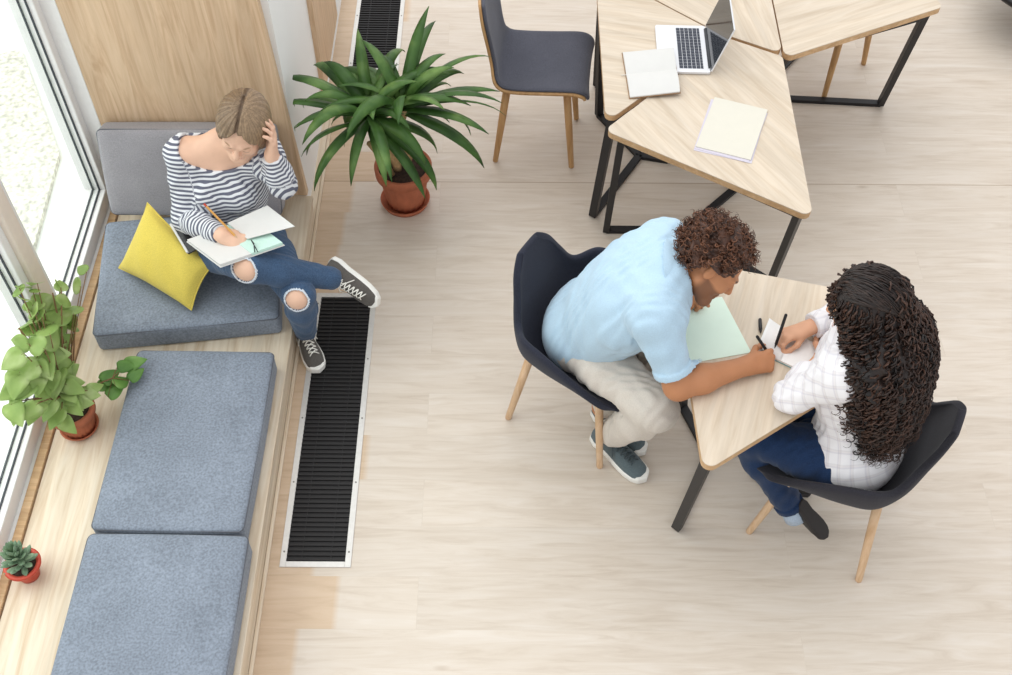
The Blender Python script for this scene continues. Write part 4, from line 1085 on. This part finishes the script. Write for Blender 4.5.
lap_quad('cover', bq, .004, M['paper'], ln_)
V3 = lambda a, b, s: Vector(a).lerp(Vector(b), s)
m0, m1 = V3(bq[0], bq[3], .5), V3(bq[1], bq[2], .5)
ins = lambda a, c, s: V3(a, c, s)
cq = sum((Vector(b) for b in bq), Vector())/4; up6 = Vector((0, 0, .005))
inn = [Vector(b).lerp(cq, .03)+up6 for b in bq]; i0, i1 = inn[0].lerp(inn[3], .5), inn[1].lerp(inn[2], .5)
lap_quad('pages', [inn[0], inn[1], i1, i0], .010, M['paper'], ln_)
lap_quad('pages', [i0, i1, inn[2], inn[3]], .012, M['mint_edge'], ln_)
fl_ = [i0.lerp(i1, .02)+Vector((.030, .018, .022)), i0.lerp(i1, .60)+Vector((.035, .010, .022)), Vector((-.765, 2.815, .685)), Vector((-.882, 2.932, .672))]
lap_quad('raised_page', fl_, .003, M['paper'], ln_)
MB().tube([i1.lerp(inn[2], .1)+Vector((0, 0, .012)), i1.lerp(inn[2], .25)+Vector((-.02, .02, .03)), i0.lerp(i1, .6)+Vector((.05, 0, .03)), i1.lerp(inn[2], .2)+Vector((0, -.002, .010))], .0018, 6).build('elastic_band', M['band'], ln_, True)
pc = thing('pencil', 'ochre pencil in the seated woman\'s right hand', 'pencil', (-1.0, 2.84, .61))
pa, pb = Vector((-.972, 2.782, .652)), Vector((-1.085, 2.850, .765)); pd_ = (pb-pa).normalized()
MB().tube([pa+pd_*.018, pb-pd_*.012], .0042, 6).build('shaft', M['pencil'], pc)
MB().tube([pa, pa+pd_*.018], [.0006, .0042], 6).build('tip', M['oak_leg'], pc); MB().tube([pb-pd_*.012, pb], .0043, 8).build('eraser', M['red_pot'], pc)

# ---------- curly hair helper
def ringlets(name, parent, roots, n_turn, amp, r, seg, c0, c1, mat):
    """roots: list of polylines (each a list of points); a spiral lock follows each"""
    VV, QQ, CC = [], [], []; base = 0; K = 5
    for pl in roots:
        pl = np.array(pl, np.float32); L = np.r_[0, np.cumsum(np.linalg.norm(np.diff(pl, axis=0), axis=1))]; tt = np.linspace(0, 1, seg+1)
        P = np.stack([np.interp(tt*L[-1], L, pl[:, k]) for k in range(3)], 1)
        T = np.gradient(P, axis=0); T /= np.linalg.norm(T, axis=1)[:, None]+1e-9
        a = np.cross(T, A(.31, .52, .79)); a /= np.linalg.norm(a, axis=1)[:, None]+1e-9; b = np.cross(T, a)
        ph = random.uniform(0, 6.28); nt = n_turn*L[-1]*random.uniform(.8, 1.2); e = amp*random.uniform(.7, 1.3)*np.minimum(1, tt*6)
        X = P+a*(np.cos(ph+6.283*nt*tt)*e)[:, None]+b*(np.sin(ph+6.283*nt*tt)*e)[:, None]
        T = np.gradient(X, axis=0); T /= np.linalg.norm(T, axis=1)[:, None]+1e-9; a = np.cross(T, A(.31, .52, .79)); a /= np.linalg.norm(a, axis=1)[:, None]+1e-9; b = np.cross(T, a)
        rr = r*random.uniform(.75, 1.25)*np.minimum(1, 1.25*(1-tt)+.12)
        ring = np.stack([X+a*(np.cos(2*math.pi*k/K)*rr)[:, None]+b*(np.sin(2*math.pi*k/K)*rr)[:, None] for k in range(K)], 1)
        VV.append(ring.reshape(-1, 3)); i = np.arange(seg)[:, None]*K; k = np.arange(K)[None]
        QQ.append(np.stack([i+k, i+(k+1) % K, i+K+(k+1) % K, i+K+k], -1).reshape(-1, 4)+base); base += (seg+1)*K
        s = random.random(); col = np.array(lin(c0))*(1-s)+np.array(lin(c1))*s; CC.append(np.tile(col, ((seg+1)*K, 1)))
    return np.concatenate(VV), np.concatenate(QQ), np.concatenate(CC)
def hair_mesh(parent, parts, mat):
    V, Q, C, b = [], [], [], 0
    for v, q, c in parts: V.append(v); Q.append(q+b); C.append(c); b += len(v)
    me = np_mesh('hair', np.concatenate(V), np.concatenate(Q)); add_attr(me, 'Col', 'FLOAT_COLOR', np.concatenate(C)); return link('hair', me, mat, parent, True)

# ---------- the man
def man():
    t = thing('person', 'man in a light blue shirt leaning over the table, brown curly hair', 'person', (.25, 2.47, .3))
    hr, hl = A(.262, 2.425, .52), A(.345, 2.575, .52)
    sr, sl = A(.462, 2.165, .985), A(.520, 2.465, .985)
    er, wr = A(.548, 2.055, .775), A(.778, 2.135, .778)
    el, wl = A(.530, 2.690, .785), A(.598, 2.490, .778)
    kr, kl = A(.508, 2.125, .545), A(.60, 2.40, .545)
    ar, al = A(.400, 2.300, .11), A(.375, 2.42, .11)
    Hc = A(.638, 2.292, 1.085); fw_ = A(.68, -.387, -.612); upH = A(.715, .225, .651)
    B = Figure((sr, sl))
    pm, sm, upv, fs, rs, fh = torso(B.tr, hr, hl, sr, sl, False, 1.0)
    nb_ = sm+A(.03, -.01, .045)
    # rounded upper back
    B.tr.append(Ell(pm+upv*np.linalg.norm(sm-pm)*.72-fs*.035, A(.165, .10, .18), frame(rs, fs), .06))
    B.tr.append(Ell(pm+upv*np.linalg.norm(sm-pm)*.38-fs*.01, A(.158, .118, .17), frame(rs, fs), .06))
    for q in (sr, sl): B.tr.append(Cone(nb_, q+(nb_-q)*.25, .048, .055, .05, g='torso'))
    B.hd.append(Cone(nb_-A(.02, 0, .03), Hc+A(-.05, .005, -.035), .060, .054, .03, g='neck'))
    for i, (sh, e, w_) in enumerate(((sr, er, wr), (sl, el, wl))):
        B.arm[i].append(Ell(sh, A(.062, .062, .062), None, .04, 'arm')); limb(B.arm[i], sh, e, .054, .043, .052, 'arm'); limb(B.arm[i], e, w_, .044, .029, .045, 'fore')
    for i, (h_, k_, a_) in enumerate(((hr, kr, ar), (hl, kl, al))):
        B.leg[i].append(Ell(h_, A(.092, .092, .092), None, .05, 'leg')); limb(B.leg[i], h_, k_, .088, .062, .080, 'leg', .04); limb(B.leg[i], k_, a_, .060, .042, .060, 'shin', .03)
    F, w = head(B.hd, Hc, unit(np.cross(fw_, upH)), fw_, .93, True)
    hand(B.hand[0], wr, (.93, .28, -.05), (-.05, .55, -.80), (-.25, .80, .5), [(48, 62, 40), (56, 66, 40), (62, 68, 42), (66, 68, 42)], [(.72, .55, .45), (.9, .15, .6), (.85, -.15, .6)], 1.0)
    hand(B.hand[1], wl, (.38, -.88, .06), (-.15, -.1, -.95), (.9, .3, 0), [(40, 55, 35), (45, 60, 38), (50, 60, 40), (55, 62, 40)], [(.75, .6, .2), (.9, .2, .35), (.9, -.1, .4)], 1.0)
    lo, hi = bounds(B.all(), .02)
    hb = [(Hc-.16, Hc+.16, .003), (wr-A(.05, .09, .08), wr+A(.17, .12, .08), .0025), (wl-A(.09, .17, .07), wl+A(.14, .05, .08), .0025)]
    body_mesh(B.skin, lo, hi, .006, hb, M['skin'], t, lambda V: paint(V, (186, 128, 90), Hc, F, (150, 92, 78), (46, 32, 26), .93, (74, 50, 40)))
    cuffs = [(sr+(er-sr)*.80, er-sr), (sl+(el-sl)*.80, el-sl)]
    hem = pm-upv*.105
    nk = Ell(nb_+fs*.045+A(.015, 0, .035), (.070, .080, .055), frame(rs, fs))
    def shirt(P):
        u = (P-pm)@upv; d = B.shirt(P, .012, cuffs, wr=.0034, ph=1., loose=.016)
        pelv = Ell(pm-upv*.01, A(.185, .145, .165), frame(rs, fh)).d(P, .008); d = smin(d, pelv, .05)
        for (p, n), e in zip(cuffs, (er, el)):     # turned sleeve hems flare a little
            d = np.minimum(d, np.maximum(np.abs((P-A(*p))@unit(n)+.012)-.012, union(B.arm[0] if e is er else B.arm[1], .017)(P)))
        d = smax(d, -nk.d(P), .005)
        return smax(d, plane(P, hem, -upv), .004)
    a, b = bounds(B.tr+B.arm[0]+B.arm[1], .05); so = build_sdf('shirt', shirt, a, b, .005, M['shirt_blue'], t)
    # folded collar
    axn = unit(Hc+A(-.05, .005, -.035)-nb_); ref = unit(np.cross(axn, rs)); rr_ = np.cross(ref, axn); mb = MB(); rows = []
    for i in range(41):
        th = math.pi*(.5)+ (i/40-.5)*2*math.pi*.93
        rad = rr_*math.cos(th)-np.cross(rr_, axn)*-1*math.sin(th)
        bk = (1-math.sin(th))*.5                        # 1 behind the neck
        c = nb_+axn*(.026); rows.append([Vector(c+rad*.068+axn*(.012)), Vector(c+rad*.074+axn*(.022)), Vector(c+rad*.086-axn*.010), Vector(c+rad*(.098+.012*(1-bk))-axn*(.034))])
    mb.grid(rows).build('collar', M['shirt_blue'], so, True, solid=.003)
    pel = Ell(pm+upv*.02, A(.165, .12, .11), frame(rs, fh), .05)
    pcf = [(ar-(ar-kr)*.02, ar-kr), (al-(al-kl)*.02, al-kl)]
    def chinos(P):
        d = B.trousers(P, .013, pel, pcf, (pm+upv*.15, upv), .0034, 3.)
        return d
    a, b = bounds(B.leg[0]+B.leg[1]+[pel], .04); build_sdf('trousers', chinos, a, b, .005, M['chino'], t)
    # hair
    Cn = w(0, -.025, .058); rad = A(.108, .116, .100)
    def volume(P):
        q = (P-Hc)@F.T; x, y, z = q.T
        d = Ell((0, -.030, .034), rad).d(q)
        d = d-.009*np.sin(95*x+3*np.sin(60*z))*np.sin(90*y+2*np.sin(70*x))-.006*np.sin(130*z+50*y)
        face = np.maximum(.034-y+.30*np.maximum(0, z-.03), z-.088); d = smax(d, -face, .01)
        side = np.maximum(z-.014, -.05-y); d = smax(d, -side, .012)     # cropped around the ears
        return np.maximum(d, -z-.055)
    V, Q = nets(volume, Hc-.2, Hc+.22, .004)
    s = rng.random(len(V))[:, None]*.6+.2*np.sin(90*V[:, :1])+.2; s = np.clip(s, 0, 1); C = np.concatenate([(1-s)*np.array(lin((44, 27, 20)))[:3]+s*np.array(lin((92, 58, 42)))[:3], np.ones_like(s)], 1)
    roots = []
    for k in range(900):
        d = rng.normal(size=3); d /= np.linalg.norm(d); x, y, z = d*rad+A(0, -.030, .034)
        if z < -.02 and y > -.06: continue
        if z < -.05: continue
        if y > .028 and z < .092: continue
        if y > -.045 and z < .034: continue
        p0 = A(x, y, z)*.93; tang = np.cross(d, rng.normal(size=3)); p1 = A(x, y, z)+d*.012+tang*.006; p2 = A(x, y, z)+d*rng.uniform(.012, .030)+tang*.016
        roots.append([Hc+p@F for p in (p0, p1, p2)])
    rl = ringlets('hair', t, roots, 55, .0055, .0026, 16, (58, 36, 26), (128, 84, 60), None)
    hair_mesh(t, [(V, Q, C), rl], M['hair_attr'])
    shoe('shoe', t, (.345, 2.355, .004), (.125, -.125, 0), (0, 0, 1), .275, ('knit_grey', 'rubber_white', 'lace_grey'))
    shoe('shoe', t, (.352, 2.470, .004), (.125, -.125, 0), (0, 0, 1), .27, ('knit_grey', 'rubber_white', 'lace_grey'))
man()

# ---------- the woman with the long curls
def curly_woman():
    t = thing('person', 'woman with long dark curls and white plaid blouse, seen from behind', 'person', (1.16, 2.02, .3))
    hl, hr = A(1.115, 1.925, .515), A(1.20, 2.085, .515)
    sl, sr = A(1.015, 1.965, .965), A(1.165, 2.255, .965)
    el, wl = A(.895, 2.005, .795), A(1.025, 2.165, .785)
    er, wr = A(1.215, 2.385, .80), A(.985, 2.275, .792)
    kl, kr = A(.800, 2.055, .52), A(.885, 2.225, .52)
    al, ar = A(1.025, 1.955, .155), A(1.08, 2.14, .11)
    Hc = A(1.043, 2.075, 1.155); fw_ = unit(A(-.85, .40, -.40)); upH = A(-.3, .15, .94)
    B = Figure((sr, sl))
    pm, sm, upv, fs, rs, fh = torso(B.tr, hr, hl, sr, sl, True, .95)
    nb_ = sm+A(-.01, .005, .045)
    for q in (sr, sl): B.tr.append(Cone(nb_+A(0, 0, .01), q+(nb_-q)*.25, .040, .048, .05, g='torso'))
    B.hd.append(Cone(nb_-A(0, 0, .03), Hc+A(.02, -.01, -.055), .050, .047, .03, g='neck'))
    for i, (sh, e, w_) in enumerate(((sr, er, wr), (sl, el, wl))):
        B.arm[i].append(Ell(sh, A(.052, .052, .052), None, .04, 'arm')); limb(B.arm[i], sh, e, .047, .038, .044, 'arm'); limb(B.arm[i], e, w_, .038, .025, .037, 'fore')
    for i, (h_, k_, a_) in enumerate(((hr, kr, ar), (hl, kl, al))):
        B.leg[i].append(Ell(h_, A(.095, .095, .095), None, .05, 'leg')); limb(B.leg[i], h_, k_, .086, .056, .078, 'leg', .04); limb(B.leg[i], k_, a_, .054, .038, .053, 'shin', .03)
    F, w = head(B.hd, Hc, unit(np.cross(fw_, upH)), fw_, .97)
    hand(B.hand[0], wr, (-.90, -.25, -.12), (-.15, -.35, -.9), (-.25, -.85, .3), [(38, 48, 25), (48, 52, 30), (58, 58, 35), (62, 60, 35)], [(.75, .35, .5), (.9, -.05, .45), (.95, -.2, .3)], .90)
    hand(B.hand[1], wl, (.55, .80, -.05), (0, 0, -1), (-.8, .5, .2), [(15, 20, 12), (18, 22, 14), (20, 24, 15), (22, 26, 16)], [(.75, .6, .2), (.9, .3, .2), (.95, .15, .2)], .90)
    lo, hi = bounds(B.all(), .02)
    hb = [(Hc-.15, Hc+.15, .0035), (wr-A(.16, .09, .08), wr+A(.05, .09, .08), .0025), (wl-A(.08, .06, .06), wl+A(.15, .17, .06), .003)]
    body_mesh(B.skin, lo, hi, .006, hb, M['skin'], t, lambda V: paint(V, (212, 160, 128), Hc, F, (170, 92, 84), (40, 28, 24), .97))
    cuffs = [(wr-(wr-er)*.10, wr-er), (wl-(wl-el)*.42, wl-el)]
    hem = pm-upv*.095
    nk = Ell(nb_+fs*.03+A(0, 0, .03), (.068, .07, .05), frame(rs, fs))
    def blouse(P):
        d = B.shirt(P, .014, cuffs, wr=.0030, ph=4., loose=.014)
        d = smin(d, Ell(pm+upv*.0, A(.178, .140, .135), frame(rs, fh)).d(P, .012), .05)
        for i, (p, n) in enumerate(cuffs):
            d = np.minimum(d, np.maximum(np.abs((P-A(*p))@unit(n)+.014)-.016, union(B.arm[i], .017)(P)))
        d = smax(d, -nk.d(P), .005)
        return smax(d, plane(P, hem, -upv), .004)
    a, b = bounds(B.tr+B.arm[0]+B.arm[1], .05); build_sdf('blouse', blouse, a, b, .005, M['plaid'], t)
    pel = Ell(pm+upv*.02, A(.155, .11, .10), frame(rs, fh), .05)
    pcf = [(ar-(ar-kr)*.10, ar-kr), (al-(al-kl)*.07, al-kl)]
    def jeans(P):
        d = B.trousers(P, .008, pel, pcf, (pm+upv*.11, upv), .0025, 5.)
        for i, (p, n) in enumerate(pcf): d = np.minimum(d, np.maximum(np.abs((P-A(*p))@unit(n)+.012)-.014, union(B.leg[i], .013)(P)))
        return d
    a, b = bounds(B.leg[0]+B.leg[1]+[pel], .03); build_sdf('jeans', jeans, a, b, .005, M['denim_dark'], t)
    # socks
    for a_, k_ in ((al, kl), (ar, kr)):
        ax = unit(a_-k_); MB().tube([a_-ax*.05, a_-ax*.01, a_+ax*.03], [.043, .042, .046], 20).build('sock', M['sock'], t, True)
    # shoes: toe tucked back on the floor
    dl = unit(A(.155, -.085, -.80)); 
    dl = unit(A(.50, -.30, -.62)); ul = unit(A(-.75, .45, -.35)); ul = unit(ul-dl*(ul@dl))
    ul = unit(np.cross(np.cross(dl, A(-.55, .35, -.55)), dl))
    shoe('shoe', t, al-dl*.045-ul*.065, dl, ul, .19, ('leather_black', 'sole_black', 'lace'), False)
    shoe('shoe', t, (1.14, 2.11, .004), (-.89, .46, 0), (0, 0, 1), .235, ('leather_black', 'sole_black', 'lace'), False)
    # hair
    bk = -fs; vols = [Ell(w(0, -.022, .030), A(.094, .112, .100)*.98, F, .05), Ell(A(1.135, 2.018, 1.01), A(.178, .128, .16), frame(rs, fs), .08), Ell(A(1.170, 1.985, .89), A(.165, .107, .14), frame(rs, fs), .07), Ell(A(1.185, 1.950, .77), A(.105, .08, .11), frame(rs, fs), .06)]
    uv = union(vols)
    def volume(P):
        q = (P-Hc)@F.T; x, y, z = q.T; d = uv(P)
        n = .010*np.sin(70*P[:, 0]+3*np.sin(45*P[:, 2]))*np.sin(80*P[:, 1]+2*np.sin(60*P[:, 2]))+.005*np.sin(120*P[:, 2]+60*P[:, 0])
        low = np.clip((1.18-P[:, 2])/.12, .12, 1); d = d-n*low
        face = np.maximum(np.maximum(.052-y+.2*np.maximum(0, z-.03), np.abs(x)-.062), z-.075); return smax(d, -face, .01)
    a, b = bounds(vols, .04); V, Q = nets(volume, a, b, .005)
    s = np.clip(.35+.3*np.sin(75*V[:, :1]+20*V[:, 2:])+.25*(rng.random(len(V))[:, None]-.5), 0, 1); C = np.concatenate([(1-s)*np.array(lin((22, 16, 15)))[:3]+s*np.array(lin((46, 32, 27)))[:3], np.ones_like(s)], 1)
    roots = []; grad = lambda p, e=.004: unit(np.array([float(uv(np.array([p+dv], np.float32))[0]-uv(np.array([p-dv], np.float32))[0]) for dv in np.eye(3, dtype=np.float32)*e]))
    def onto(p):
        for _ in range(3): p = p-grad(p)*float(uv(np.array([p], np.float32))[0])
        return p
    for k in range(640):
        v = rng.normal(size=3); v[2] = abs(v[2])*.5-.1*(k % 3); v /= np.linalg.norm(v)
        src = vols[0] if k % 3 == 0 else vols[1] if k % 3 == 1 else vols[2]
        p = onto((src.c+(v*src.r)@src.F).astype(np.float32))
        q = (p-Hc)@F.T
        if q[1] > .045 and q[2] < .07: continue
        pl = [p]; L = rng.uniform(.2, .38) if k % 3 else rng.uniform(.3, .5); st = 9
        for i in range(st):
            n = grad(p); g = A(.25*(1.16-p[0])*0+.12, -.10, -1); g = g-n*(g@n); 
            p = onto(p+unit(g)*(L/st)) if p[2] > .74 else p+A(rng.normal()*.003, rng.normal()*.003, -L/st*.6)
            p = p if p[2] > .64 else p+A(0, 0, .02)
            pl.append(p+n*rng.uniform(.0, .012))
        roots.append(pl)
    # smoother strands drawn back over the crown
    crown = []
    for k in range(230):
        a0 = rng.uniform(-1.25, 1.25); d0 = A(math.sin(a0)*.9, .55-.25*abs(a0), .62); p = onto(vols[0].c+(d0/np.linalg.norm(d0)*vols[0].r)@F); pl = [p+grad(p)*.003]
        for i in range(9):
            n = grad(p); g = -F[1]*1.0+F[0]*(-.25*math.sin(a0))+A(0, 0, -.25-.12*i); g = g-n*(g@n); p = onto(p+unit(g)*.027); pl.append(p+n*(.004+.004*random.random()))
        crown.append(pl)
    # loose frizz leaving the outline
    for k in range(300):
        src = vols[1+k % 3]; v = rng.normal(size=3); v /= np.linalg.norm(v); p = onto((src.c+(v*src.r)@src.F).astype(np.float32)); n = grad(p)
        q = (p-Hc)@F.T
        if q[1] > .05: continue
        roots.append([p-n*.01, p+n*.006+A(0, 0, -.015), p+n*.020+A(0, 0, -.045), p+n*.022+A(0, 0, -.080)])
    rl = ringlets('hair', t, roots, 30, .0085, .0032, 48, (24, 17, 16), (80, 54, 42), None)
    cr = ringlets('hair', t, crown, 14, .0028, .0026, 24, (22, 17, 16), (52, 38, 32), None)
    hair_mesh(t, [(V, Q, C), rl, cr], M['hair_attr'])
curly_woman()
